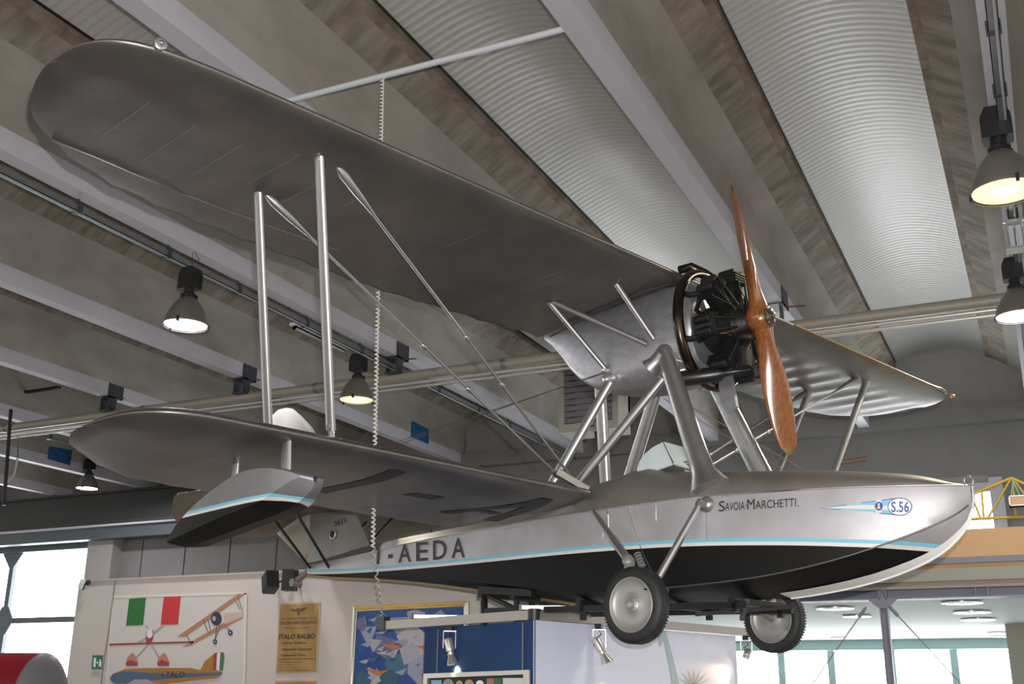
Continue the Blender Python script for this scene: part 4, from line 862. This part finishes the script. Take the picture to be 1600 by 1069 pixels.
for xs_, r_ in (([(-.56, 3.02), (-.545, 2.98), (-.545, 2.86)], .009), ([(-.33, 3.02), (-.32, 2.93), (-.28, 2.82), (-.235, 2.74)], .010), ([(-.28, 3.01), (-.26, 2.92)], .004), ([(-.08, 3.02), (-.075, 2.985), (-.075, 2.88)], .009)): m.path([on_side(x, z, -.002) for x, z in xs_], r_, 6).cut()
m.path([on_side(x, 3.022, -.002) for x in (-.75, -.55, -.35, -.1)], .007, 6).cut()
m.path([on_side(*q, -.004) for q in ((-.60, 2.845), (-.545, 2.845), (-.545, 2.80), (-.60, 2.80), (-.60, 2.845))], .004, 5)
m.each('side_moulding', ALUB, pln)
m = MB(); m.path([on_side(x, z, -.004) for x, z in ((-.235, 2.72), (-.19, 2.62), (-.12, 2.50), (-.05, 2.40))], .005, 5); pbuild(m, 'step_seam', mat('dark_seam', (.05, .05, .055), .5))
# lettering on the hull side
def hull_text(txt, x0, x1, z0a, z0b, H, name, m_, shear=0.0, taper=0.0, **kw):
    L_ = x1 - x0; vs, fs = fit_text(txt, L_, H, **kw); out = []
    for v in vs:
        f = v.x / L_; x = x0 + v.x + shear * v.y; z = z0a + (z0b - z0a) * f + v.y * (1 + taper * f); out.append(on_side(x, z, .004))
    return pbuild(MB().add(out, fs), name, m_)
def sd(px, py, off=.005):
    x = None; y = -.4
    for _ in range(6): q = side(px, py, y); y = -(side_y(q.x, q.z) + .012)
    return V((q.x, y - off, q.z))
def px_text(txt, x0, yb0, x1, yb1, h, name, m_, off=.004, lean=0.0, **kw):
    vs, fs = fit_text(txt, 1, 1, **kw)
    return pbuild(MB().add([sd(x0 + (x1 - x0) * v.x + lean * v.y, yb0 + (yb1 - yb0) * v.x - h * v.y, off) for v in vs], fs), name, m_)
for ch_, xa, ya, xb, yb_, h_ in (('I', 588.5, 882.3, 592.5, 882, 25.5), ('A', 622.5, 879.6, 642.5, 878, 28.5), ('E', 650.5, 877.3, 669, 876, 29.5), ('D', 677, 875.4, 698, 873.8, 30.5), ('A', 706, 872.7, 726.5, 871, 31)):
    px_text(ch_, xa, ya, xb, yb_, h_, 'registration_letter', INK, lean=1.5 if ch_ == 'I' else 0, bold=.012)
pbuild(MB().add([sd(*p, .004) for p in ((606.5, 873), (613.5, 872.3), (613.8, 866), (607, 866.4))], [(0, 1, 2, 3)]), 'registration_dash', INK)
for tx, xa, ya, xb, yb_, h_, bd in (('S', 1123.5, 800, 1133, 798.5, 16, .0), ('AVOIA', 1133.5, 798.6, 1164, 796.8, 13, .0), ('-', 1165.3, 790.5, 1167.3, 790.2, 1.2, 0), ('M', 1168, 796.5, 1179.5, 795.8, 16, .0), ('ARCHETTI', 1180.5, 795.8, 1244, 791.5, 13, .0), ('.', 1246, 791.5, 1249, 791.3, 1.5, .0)):
    px_text(tx, xa, ya, xb, yb_, h_, 'maker_lettering', INK, bold=bd)
def cpts(pts): return [V(p) for p in pts]
def spoly(pts, off, m_, nm): return pbuild(MB().add([sd(*p, off) for p in pts], [list(range(len(pts)))]), nm, m_)
NV = NAVY; WHS = mat('emblem_white', (.70, .68, .66), .5)
spoly([(1281, 794), (1392, 779.5), (1404, 778), (1404, 806), (1392, 804.5)], .004, NV, 'pennant_border')
spoly([(1287, 794), (1390, 781), (1400, 780), (1400, 804.2), (1390, 803)], .006, STRIPEB, 'pennant_blue')
spoly([(1284, 793.7), (1345, 789.5), (1392, 790.2), (1392, 797.5), (1345, 796)], .008, WHS, 'pennant_white')
spoly([(1369.5, 782.5), (1378.5, 781.5), (1378.5, 802), (1369.5, 800.8)], .0085, WHS, 'pennant_white')
def ell(cx, cy, rx, ry, n=28): return [(cx + rx * math.cos(2 * math.pi * i / n), cy + ry * math.sin(2 * math.pi * i / n)) for i in range(n)]
spoly(ell(1374.3, 791.3, 6.2, 7), .0095, NV, 'badge_disc')
spoly([(1373.2, 787), (1375.2, 786.5), (1376, 789), (1375.2, 791), (1377, 795), (1371.5, 795.3), (1373.6, 791), (1372.6, 789)], .011, WHS, 'badge_figure')
spoly(ell(1407.3, 792.2, 19.3, 14.2), .010, NV, 'number_ring'); spoly(ell(1407.3, 792.2, 17.8, 12.8), .012, WHS if False else mat('ring_silver', (.40, .39, .41), .45, .4), 'number_field')
vs, fs = fit_text('S.56', 28, 17, bold=.02); pbuild(MB().add([sd(1394 + v.x, 801 - v.y, .014) for v in vs], fs), 'number_lettering', NV)
# ---- cockpit coaming and windscreen
m = MB(); m.path([(-.30 + .28 * math.cos(a), .26 * math.sin(a), 3.36 + .02 * math.cos(a)) for a in [2 * math.pi * i / 24 for i in range(24)]], .018, 8, closed=True); pbuild(m, 'cockpit_coaming', SILVER_SMOOTH)
m = MB()
for sg in (-1, 1):
    pts = [(-.42, 3.29), (-.415, 3.36), (-.385, 3.42), (-.33, 3.47), (-.25, 3.51), (-.15, 3.535), (-.06, 3.34), (-.2, 3.32)]
    m.prism([(x, sg * .29, z) for x, z in pts], (0, sg * .006, 0)).cut()
m.each('side_screen', GLASSW, pln)
m = MB(); m.prism([(-.15, -.29, 3.535), (-.15, .29, 3.535), (-.04, .29, 3.335), (-.04, -.29, 3.335)], (.006, 0, .003)); pbuild(m, 'front_screen', GLASSW)
m = MB(); m.path([(-.15, -.292, 3.535), (-.055, -.292, 3.337)], .006, 6).cut(); m.path([(-.15, .292, 3.535), (-.055, .292, 3.337)], .006, 6).cut(); m.path([(-.42, -.292, 3.285), (-.2, -.292, 3.315), (-.05, -.292, 3.335), (-.04, 0, 3.335), (-.05, .292, 3.335)], .007, 6); m.each('screen_frame', SILVER_SMOOTH, pln)
# ---- nacelle
NS = [(.17, .30, 4.80, 4.13), (.10, .315, 4.84, 4.09), (0, .315, 4.88, 4.06), (-.18, .31, 4.90, 4.035), (-.38, .29, 4.90, 4.03), (-.6, .26, 4.90, 4.05), (-.85, .215, 4.90, 4.11), (-1.05, .17, 4.90, 4.19), (-1.22, .13, 4.90, 4.30), (-1.34, .10, 4.89, 4.42), (-1.45, .07, 4.88, 4.56), (-1.6, .035, 4.87, 4.72), (-1.7, .015, 4.865, 4.80)]
m = MB(); n = 32; rings = []
for x, wd, zt, zb_ in NS:
    zc_ = (zt + zb_) / 2; hh = (zt - zb_) / 2; r_ = []
    for i in range(n):
        a = 2 * math.pi * i / n; ca, sa = math.cos(a), math.sin(a); e_ = .62
        r_.append(V((x, wd * math.copysign(abs(ca) ** e_, ca), zc_ + hh * math.copysign(abs(sa) ** .8, sa))))
    rings.append(r_)
m.loft(rings); nac = pbuild(m, 'engine_nacelle', COWL)
m = MB(); m.path([(x, -(wd + .004), 4.83 - (0 if x > -.9 else (abs(x) - .9) * .04)) for x, wd, a, b in NS[2:-1]], .008, 6); pbuild(m, 'fastener_strip', mat('dark_seam', (.05, .05, .055), .5), nac)
m = MB(); m.lathe((.13, 0, 4.47), (1, 0, 0), [(-.1, .33), (0, .34), (.04, .31), (.05, .1)], 32); pbuild(m, 'firewall_cowl', COWL)
# ---- engine: seven-cylinder radial
eng = MB(); ec = V((.37, 0, 4.455)); eng.lathe(ec, (1, 0, 0), [(-.30, .12), (-.26, .19), (-.10, .20), (-.08, .17), (.07, .165), (.10, .12), (.16, .09), (.26, .055)], 28)
engine = pbuild(eng, 'engine_crankcase', ENGINE)
for k in range(7):
    a = math.pi / 2 + 2 * math.pi * k / 7; d = V((0, math.cos(a), math.sin(a))); t_ = V((0, -math.sin(a), math.cos(a))); X = V((1, 0, 0)); c0 = ec + V((0, 0, 0))
    m = MB(); pr_ = [(.15, .085)]
    for j in range(11): r0 = .165 + j * .0155; pr_ += [(r0, .066), (r0 + .003, .083), (r0 + .006, .083), (r0 + .009, .066)]
    pr_ += [(.345, .06)]; m.lathe(c0, d, pr_, 16, smooth=False); cyl = pbuild(m, 'cylinder', ENGINE, engine)
    m = MB(); m.obox(c0 + d * .385, X * .085, t_ * .075, d * .045); 
    for j in range(4): m.obox(c0 + d * (.355 + j * .022), X * .098, t_ * .085, d * .003)
    for s_ in (-1, 1): m.lathe(c0 + d * .43 + t_ * .05 * s_ - X * .07, (1, 0, 0), [(0, .03), (.01, .036), (.13, .036), (.14, .02)], 10)
    m.build('cylinder_head', ENGINE, engine)
    m = MB()
    for s_ in (-1, 1): m.tube(c0 + X * .12 + t_ * .035 * s_ + d * .15, c0 + X * .085 + t_ * .05 * s_ + d * .43, .009, 8)
    m.build('pushrod', mat('dark_tube', (.035, .034, .033), .3, .6), engine)
    m = MB(); m.path([c0 - X * .05 + t_ * .06 + d * .40, c0 - X * .14 + t_ * .08 + d * .42, c0 - X * .22 + t_ * .05 + d * .44], .024, 8); m.build('exhaust_stub', ENGINE, engine)
    m = MB(); m.path([c0 - X * .16 + d * .18 + t_ * .05, c0 - X * .16 + d * .28 + t_ * .09, c0 - X * .08 + d * .37 + t_ * .06], .02, 8); m.build('intake_pipe', ENGINE, engine)
    m = MB(); m.path([c0 + X * .14 + d * .1, c0 + X * .16 + d * .19 + t_ * .06, c0 + X * .10 + d * .29 + t_ * .08, c0 + X * .04 + d * .37 + t_ * .08], .0045, 5); m.build('ignition_lead', COPPER if k in (3, 4, 5, 2) else ENGINE, engine)
m = MB(); m.lathe(ec + V((.1, .06, .12)), (1, 0, .2), [(0, .045), (.1, .045), (.12, .02)], 12); m.cut(); m.lathe(ec + V((.1, -.07, -.13)), (1, 0, -.2), [(0, .04), (.1, .04), (.12, .02)], 12); m.box(ec + V((-.02, -.12, -.36)), ec + V((.14, .02, -.22))); m.each('magneto', ENGINE, engine)
# exhaust collector ring and silencer
m = MB(); R_ = .47; pts = []
for i in range(44):
    a = math.radians(100 - 316 * i / 43 * -1) if False else math.radians(70 + 296 * i / 43); pts.append((.15 + .02 * math.cos(a * 2), R_ * math.cos(a) , 4.475 + R_ * math.sin(a)))
pts = [(x, y, z) for x, y, z in pts]
rr = [.03] * 3 + [.043] * (len(pts) - 3)
m.path(pts, rr, 12); pbuild(m, 'exhaust_collector', EXH, label='bronze black exhaust collector ring')
m = MB(); m.path([(-.05, -.12, 5.02), (.05, -.10, 5.02), (.13, -.02, 4.96), (.15, .1, 4.93)], [.035, .045, .045, .04], 10); pbuild(m, 'exhaust_outlet', EXH)
m = MB(); m.lathe((-.05, -.30, 4.02), (1, .33, .02), [(0, .03), (.02, .062), (.40, .062), (.44, .03), (.60, .014), (.64, .012)], 16); pbuild(m, 'silencer', BLACK)
m = MB(); m.path([(.02, -.2, 4.12), (-.06, -.25, 4.10), (-.12, -.28, 4.14)], .02, 8); m.path([(.1, -.22, 4.14), (-.02, -.31, 4.2), (-.1, -.32, 4.22)], .01, 6); pbuild(m, 'fuel_pipe', ALUB)
# ---- propeller
prop = MB(); pc = V((.62, 0, 4.46)); phi = math.radians(16.5)
sp_ = V((0, math.sin(phi), -math.cos(phi)))       # lower blade direction
def blade(sp_, sgn):
    tg = V((0, math.cos(phi), math.sin(phi))) * sgn
    rings = []; n = 18
    for r, ch, th, be in ((0, .165, .20, 88), (.05, .165, .19, 86), (.10, .155, .155, 82), (.16, .145, .115, 72), (.22, .145, .09, 65), (.31, .165, .062, 59), (.42, .195, .046, 55), (.56, .21, .036, 52), (.7, .205, .028, 50), (.84, .188, .021, 48), (.95, .16, .016, 47), (1.03, .122, .012, 46), (1.07, .08, .009, 46), (1.09, .03, .006, 46)):
        b_ = math.radians(be); cd = tg * math.cos(b_) + V((1, 0, 0)) * math.sin(b_); nn = V((1, 0, 0)) * math.cos(b_) - tg * math.sin(b_)
        rings.append([pc + sp_ * r + cd * (ch / 2) * math.cos(2 * math.pi * i / n) + nn * (th / 2) * math.sin(2 * math.pi * i / n) for i in range(n)])
    return rings
propo = None
rA = blade(sp_, 1); rB = blade(-sp_, -1)
prop.loft(rA[:12]); prop.loft(rB[:12]); propo = pbuild(prop, 'propeller', WOOD)
for R__ in (rA, rB): MB().loft(R__[11:]).build('blade_tip', WOODTIP, propo)
m = MB()
for R__, s_ in ((rB, 1),):
    for rg in (range(5, 12),): m.path([R__[k][9] for k in rg] + [], .007, 6)
m.build('tip_sheath', WOODTIP, propo)
m = MB(); m.lathe(pc, (1, 0, 0), [(-.095, .06), (-.08, .09), (-.05, .112), (-.01, .122), (.03, .118), (.06, .104), (.082, .088)], 32); m.build('hub_boss', WOOD, propo)
m = MB(); m.lathe(pc + V((.08, 0, 0)), (1, 0, 0), [(0, .078), (.012, .078), (.014, .055), (.018, .05), (.03, .03), (.045, .028), (.05, .012)], 28)
for k in range(8): a = k * math.pi / 4; m.lathe(pc + V((.09, .064 * math.cos(a), .064 * math.sin(a))), (1, 0, 0), [(0, .009), (.012, .008)], 8)
m.build('hub_plate', mat('bronze_hub_plate', (.14, .12, .09), .35, .8), propo)
m = MB(); m.lathe(pc + V((-.17, 0, 0)), (1, 0, 0), [(0, .05), (.08, .05)], 16); m.build('shaft', ENGINE, propo)
# ---- struts
def strut(p, q, r, nm='strut', e=1.0, ref=(1, 0, 0), rb=None, m_=SILVER_SMOOTH, n=14): return pbuild(MB().tube(p, q, r, n, rb=rb, ell=e, ref=ref), nm, m_)
for sg in (-1, 1):
    sb = sg * 3.03; st = sg * 3.58
    for xt, xb in ((-.32, -.78), (-1.02, -1.50)):
        zt_ = 4.885 - .01; zb2 = 3.255
        strut((xt, st, zt_), (xb, sb, zb2), .042, 'interplane_strut', .62)
        m = MB(); d_ = (V((xb, sb, zb2)) - V((xt, st, zt_))).normalized()
        m.lathe(V((xt, st, zt_)) - d_ * .05, d_, [(0, .018), (.05, .022), (.075, .036)], 10); m.obox((xt, st - .02 * sg, zt_ + .01), (.045, 0, 0), (0, .03, 0), (0, 0, .008)); m.lathe(V((xb, sb, zb2)) + d_ * .06, -d_, [(0, .02), (.06, .022), (.1, .036)], 10)
        pbuild(m, 'strut_fitting', ALUB)
    # drag braces from strut tops to wing root fitting
    for top, ft in (((-.34, 3.44, 4.885), (-.86, .62, 3.33)), ((-1.02, 3.54, 4.875), (-1.0, .64, 3.36))):
        a = V((top[0], top[1] * sg, top[2])); b_ = V((ft[0], ft[1] * sg, ft[2])); d_ = (b_ - a).normalized()
        m = MB(); m.path([a, a + d_ * .1, a + d_ * .25, a + d_ * .45], [.012, .034, .03, .012], 8); m.tube(a + d_ * .4, b_, .011, 8)
        for f in (.5, .66): m.lathe(a.lerp(b_, f), d_, [(0, .014), (.01, .02), (.05, .02), (.06, .014)], 8)
        pbuild(m, 'lift_brace', SILVER_SMOOTH)
    m = MB(); m.bar((-.95, sg * .66, 3.345), (-.78, sg * .48, 3.20), .10, .05); m.prism([(-1.02, sg * .66, 3.37), (-.90, sg * .66, 3.37), (-.88, sg * .62, 3.33), (-1.0, sg * .62, 3.33)], (0, 0, -.02)); pbuild(m, 'root_fitting', SILVER)
    # cabane: front thick strut, upper wing struts
    m = MB(); p, q = V((-.10, sg * .30, 4.27)), V((.36, sg * .46, 3.12)); m.loft([m.ring(p, q - p, .062, 18, .05, (1, 0, 0)), m.ring(p.lerp(q, .1), q - p, .078, 18, .052, (1, 0, 0)), m.ring(p.lerp(q, .85), q - p, .092, 18, .055, (1, 0, 0)), m.ring(p.lerp(q, .93), q - p, .10, 18, .07, (1, 0, 0)), m.ring(q + V((.03, 0, -.05)), q - p, .17, 18, .13, (1, 0, 0))]); pbuild(m, 'cabane_strut', SILVER_SMOOTH)
    m = MB(); c_ = V((-.11, sg * .30, 4.25)); m.lathe(c_ - V((0, sg * .07, 0)), (0, sg, .1), [(0, .11), (.05, .10), (.08, .085), (.11, .05), (.12, .01)], 20); m.lathe(c_ + V((0, 0, .0)), (-.75, .1 * sg, -.55), [(0, .07), (.10, .06), (.16, .085)], 14); pbuild(m, 'strut_socket', SILVER_SMOOTH)
    for a, b_ in (((-.39, .56, 4.885), (-.20, .30, 4.40)), ((-1.08, .63, 4.88), (-.27, .30, 4.37)), ((-1.08, .62, 4.87), (-.78, .23, 4.28))):
        strut((a[0], a[1] * sg, a[2]), (b_[0], b_[1] * sg, b_[2]), .023, 'wing_support_strut')
        
    m = MB()
    for x, y in ((-.39, .56), (-1.08, .63)): m.obox((x, sg * y, 4.885), (.035, 0, 0), (0, .03, 0), (0, 0, .012)).cut()
    m.each('strut_fitting', ALUB, pln)
strut((-.70, -.27, 4.14), (-1.25, -.46, 3.24), .047, 'cabane_strut', .75); strut((-.13, -.29, 4.06), (-.97, -.47, 3.22), .040, 'cabane_strut', .8)
strut((-.62, .25, 4.14), (-1.22, .46, 3.20), .062, 'cabane_strut', .6); strut((-1.12, .1, 4.28), (-1.28, .36, 3.14), .058, 'cabane_strut', .7)
m = MB(); m.lathe((-.72, -.27, 4.17), (.1, -1, -.3), [(-.04, .05), (.03, .04), (.05, .01)], 12); m.lathe((-.79, -.235, 4.27), (0, -1, 0), [(-.03, .03), (.02, .02), (.03, .005)], 10); pbuild(m, 'strut_socket', ALUB)
# control cables
m = MB()
for a, b_ in (((-.79, -.24, 4.24), (-5.3, -.12, 4.0)), ((-.79, -.24, 4.25), (-5.3, .12, 4.05)), ((.05, .30, 4.1), (.2, .42, 3.3)), ((.1, .32, 4.1), (.40, .42, 3.2)), ((-.4, .2, 4.05), (.5, 1.2, 3.3)), ((-.5, .2, 4.05), (.35, 1.2, 3.28))): m.tube(a, b_, .004, 5).cut()
m.each('control_cable', mat('cable_copper', (.12, .08, .065), .5, .5), pln)
m = MB(); m.prism([(.18, .02, 4.08), (.30, .02, 4.08), (.34, .02, 3.80), (.26, .02, 3.76), (.20, .02, 3.85)], (0, .04, 0)); pbuild(m, 'oil_cooler', COWL)
# pitot on the far front strut
m = MB(); m.tube((-.55, 3.3, 4.0), (-.25, 3.3, 4.0), .007, 6).cut(); m.tube((-.55, 3.3, 3.96), (-.27, 3.3, 3.96), .007, 6); m.each('pitot_tube', COPPER, pln)
# ---- tail
FINC = [(-4.19, 3.05), (-4.24, 3.17), (-4.5, 3.5), (-5.26, 4.46), (-5.26, 2.93), (-4.3, 2.95)]
def sheet2(outline, th, name, m_, yc=0.0, parent=None):
    m = MB(); n = len(outline); cx = sum(p[0] for p in outline) / n; cz = sum(p[1] for p in outline) / n
    ins = [(cx + (x - cx) * .93, cz + (z - cz) * .93) for x, z in outline]
    for s_ in (-1, 1):
        m.add([(x, yc, z) for x, z in outline] + [(x, yc + s_ * th / 2, z) for x, z in ins], [(i, (i + 1) % n, (i + 1) % n + n, i + n) for i in range(n)] + [[i + n for i in range(n)]])
    return pbuild(m, name, m_, parent)
m = MB(); zs = [3.0 + .12 * k for k in range(13)]; rings = []
for z in zs:
    xl_ = smooth_lerp([(3.0, -4.12), (3.13, -4.22), (3.5, -4.5), (4.46, -5.20)], z); ch = xl_ + 5.27; th = .10 if z > 3.15 else .13
    pr_ = [(0, 0), (.04, .35), (.15, .75), (.35, 1), (.7, .8), (1, .45)]
    rings.append([V((xl_ - ch * c, -h * th / 2, z)) for c, h in pr_] + [V((xl_ - ch * c, h * th / 2, z)) for c, h in pr_[::-1][:-1]])
m.loft(rings, smooth=True); fin = pbuild(m, 'tail_fin', mat('fin_dope', (.30, .285, .27), .45, .5, noise=.15, nscale=3))
m = MB(); m.lathe((-4.77, -.062, 3.262), (0, -1, 0), [(0, .05), (.01, .05), (.012, .042)], 20); m.build('access_ring', ALUB, fin); MB().lathe((-4.77, -.066, 3.262), (0, -1, 0), [(0, .040), (.01, .040)], 20).build('access_hole', BLACK, fin)
vs, fs = fit_text('5611', .20, .06, bold=.01); MB().add([(-4.755 + v.x, -.062 - .005, 3.345 + v.y + v.x * .12) for v in vs], fs).build('serial_lettering', INK, fin)
RUD = [(-5.29, 2.98), (-5.46, 3.08), (-5.75, 3.26), (-6.0, 3.42), (-6.15, 3.7), (-6.28, 4.1), (-6.36, 4.45), (-6.34, 4.70), (-6.26, 4.84), (-6.12, 4.895), (-5.95, 4.89), (-5.80, 4.85), (-5.60, 4.72), (-5.40, 4.57), (-5.27, 4.45)]
sheet2(RUD, .05, 'rudder', FINM)
# horizontal tail, elevators
TP = [(0, -4.38), (.8, -4.42), (1.2, -4.50), (1.45, -4.64), (1.6, -4.85), (1.66, -5.05), (1.67, -5.2)]
TE_ = [(0, -6.0), (.5, -6.15), (.9, -6.12), (1.2, -6.0), (1.42, -5.80), (1.6, -5.48), (1.67, -5.28)]
tw = Wing([(a, b) for a, b in TP], [(a, b) for a, b in TE_], 3.545, .0, .04, .3, .01, 1)
ysT = [.04, .15, .3, .45, .6, .75, .9, 1.05, 1.2, 1.32, 1.44, 1.53, 1.59, 1.63, 1.655, 1.67]
for sg in (-1, 1):
    m = wing_mesh(tw, [sg * y for y in ysT]); m.v = [(x, y, z - max(0, -5.42 - x) * .33) for x, y, z in m.v]
    pbuild(m, 'tailplane', mat('tail_bronze_dope', (.25, .22, .185), .5, .5))
    for a, b_ in (((-5.14, .07, 2.93), (-5.16, .69, 3.525)), ((-4.74, .11, 2.90), (-4.69, .69, 3.525))): strut((a[0], a[1] * sg, a[2]), (b_[0], b_[1] * sg, b_[2]), .015, 'tail_strut', m_=BLACK, n=8)
m = MB(); m.tube((-5.22, 0, 2.93), (-5.50, 0, 2.82), .035, 10); m.lathe((-5.50, -.06, 2.80), (0, 1, 0), [(0, .045), (.12, .045)], 16); m.tube((-5.25, 0, 2.95), (-5.33, 0, 3.10), .02, 8); pbuild(m, 'tail_skid', mat('skid_metal', (.30, .25, .22), .5, .5))
m = MB()
for z in (3.1, 3.5, 4.4): m.lathe((-5.28, 0, z - .02), (0, 0, 1), [(0, .02), (.04, .02)], 8).cut()
m.each('rudder_hinge', SILVER_SMOOTH, pln)
# ---- wing floats
def wfloat(sg):
    yc_ = 3.35
    FS = [  # x, half top, z top, half chine, z chine, z keel
     (-.465, .015, 2.852, .012, 2.835, 2.825), (-.50, .09, 2.862, .085, 2.852, 2.785), (-.55, .12, 2.885, .118, 2.83, 2.755), (-.67, .16, 2.915, .158, 2.768, 2.712), (-.76, .172, 2.928, .172, 2.732, 2.688), (-.87, .18, 2.937, .18, 2.71, 2.672), (-1.06, .18, 2.932, .18, 2.69, 2.653), (-1.16, .18, 2.912, .18, 2.68, 2.642), (-1.4, .175, 2.85, .175, 2.65, 2.615), (-1.66, .168, 2.755, .166, 2.615, 2.585), (-1.8, .16, 2.69, .16, 2.60, 2.572), (-1.93, .15, 2.60, .15, 2.58, 2.562)]
    m = MB(); fx = [f[0] for f in FS]; 
    def fv(x, k): return smooth_lerp(FS, x, k)
    xs_ = sorted(set(fx + [-.61, -.71, -.96, -1.28, -1.53]), reverse=True)
    for s_ in (-1, 1):
        m.loft([[V((x, sg * yc_ + s_ * fv(x, 3) * t, fv(x, 5) + (fv(x, 4) - fv(x, 5)) * t)) for t in (0, .5, 1)] for x in xs_], caps=False, wrap=False)
        m.loft([[V((x, sg * yc_ + s_ * (fv(x, 3) + (fv(x, 1) - fv(x, 3)) * t), fv(x, 4) + (fv(x, 2) - fv(x, 4)) * t)) for t in (0, .5, 1)] for x in xs_], caps=False, wrap=False)
        m.loft([[V((x, sg * yc_ + s_ * fv(x, 1) * t, fv(x, 2) + .012 * (1 - t * t))) for t in (0, .33, .66, 1)] for x in xs_], caps=False, wrap=False)
    fo = pbuild(m, 'wing_float', hull_mat('float_shaded_paint', [(-2.0, 2.735), (-1.66, 2.74), (-1.2, 2.745), (-.9, 2.748), (-.7, 2.748), (-.6, 2.735), (-.45, 2.715)], .0175, .5), weld=True, sharp=20)  # same paint as the hull, darkened to imitate weaker flash on the float
    for x, x2, r_, e_ in ((-.78, -.80, .05, .45), (-1.38, -1.38, .038, .5)):
        zt_ = lS.under(x2, -yc_).z; m = MB(); m.tube((x, sg * yc_, fv(x, 2) - .01), (x2, sg * yc_, zt_ + .02), r_, 14, ell=e_, ref=(1, 0, 0)); m.lathe((x, sg * yc_, fv(x, 2)), (0, 0, 1), [(0, r_ * .9), (.015, r_ * .7)], 12); m.build('float_strut', SILVER_SMOOTH, fo)
    return fo
wfloat(-1); wfloat(1)
# ---- undercarriage
def wheel(sg):
    c = V((.02, sg * .90, 2.232)); Ax = V((0, sg, 0)); R = .268
    prt = [(-.058, .185), (-.066, .205), (-.062, .235), (-.045, .257), (-.018, .267), (.018, .267), (.045, .257), (.062, .235), (.066, .205), (.058, .185)]
    m = MB(); m.lathe(c, Ax, prt, 64, caps=False); tyre = pbuild(m, 'tyre', RUBBER)
    m = MB()
    for k in range(72):
        a = 2 * math.pi * k / 72; r_ = V((math.cos(a), 0, math.sin(a))); t_ = V((-math.sin(a), 0, math.cos(a)))
        for s_ in (-1, 1): m.obox(c + r_ * .2640 + Ax * .028 * s_, r_ * .004, t_ * .006, Ax * .014)
    m.build('tread', RUBBER, tyre, kind='stuff')
    m = MB()
    for s_ in (-1, 1):
        m.loft([m.ring(c + Ax * s_ * t, Ax, r, 48) for t, r in ((.058, .196), (.064, .190), (.060, .180), (.046, .176), (.040, .168), (.030, .155), (.026, .11), (.030, .07), (.040, .055), (.040, .002))], caps=False)
    wh = pbuild(m, 'wheel_disc', WHEELM)
    m = MB(); m.lathe(c + Ax * .035, Ax, [(0, .06), (.012, .055), (.02, .03), (.05, .026), (.055, .01)], 20); m.lathe(c + Ax * .06 + V((-.02, 0, .01)), (-1, .2, .1), [(0, .012), (.035, .01)], 8)
    for k in range(6): a = k * math.pi / 3; m.lathe(c + Ax * .04 + V((.045 * math.cos(a), 0, .045 * math.sin(a))), Ax, [(0, .006), (.014, .005)], 6)
    m.build('hub_cap', WHEELM, wh)
    m = MB(); m.lathe(c + Ax * .035 + V((.12, 0, .10)), Ax, [(0, .008), (.02, .005)], 8); m.build('valve', BLACK, wh)
    # axle, shock strut and legs to the hull
    strut(c - Ax * .04, V((.0, sg * .52, 2.37)), .028, 'axle', rb=.028)
    fj = V((-.175, sg * .72, 2.56))
    strut((-.70, sg * .50, 3.02), tuple(V((-.70, sg * .50, 3.02)).lerp(fj, .6)), .022, 'landing_leg', rb=.026)
    strut(tuple(V((-.70, sg * .50, 3.02)).lerp(fj, .55)), fj, .033, 'shock_leg')
    m = MB(); d_ = (fj - V((-.7, sg * .5, 3.02))).normalized(); m.lathe(fj - d_ * .06, d_, [(0, .035), (.02, .045), (.07, .045), (.09, .03)], 14); m.lathe(fj + V((0, 0, 0)), (-.4, 0, -1), [(0, .03), (.06, .03), (.07, .015)], 10)
    cc = fj + V((.09, sg * .02, .06))
    for k in range(5): m.lathe(cc + V((.01 * k, 0, -.022 * k)), (.4, 0, -1), [(0, .024), (.012, .03)], 12)
    m.tube(fj, V((-.05, sg * .78, 2.40)), .03, 10); m.tube(V((-.05, sg * .78, 2.40)), c - Ax * .05, .034, 10); pbuild(m, 'shock_absorber', WHEELM)
    strut((.345, sg * .515, 2.975), (.10, sg * .80, 2.36), .027, 'landing_leg')
    m = MB(); m.lathe((.38, sg * .50, 2.955), (0, sg, 0), [(0, .06), (.02, .055), (.035, .03), (.05, .028)], 16); m.lathe((.345, sg * .505, 2.985), (-.3, sg * .3, -.6), [(0, .034), (.05, .034)], 12); pbuild(m, 'leg_socket', SILVER_SMOOTH)
    m = MB(); m.tube((.08, sg * .8, 2.33), (-.02, sg * .55, 2.40), .024, 10); m.lathe((.10, sg * .74, 2.38), (0, 0, -1), [(0, .04), (.08, .04)], 12); pbuild(m, 'brake_linkage', WHEELM)
wheel(-1); wheel(1)
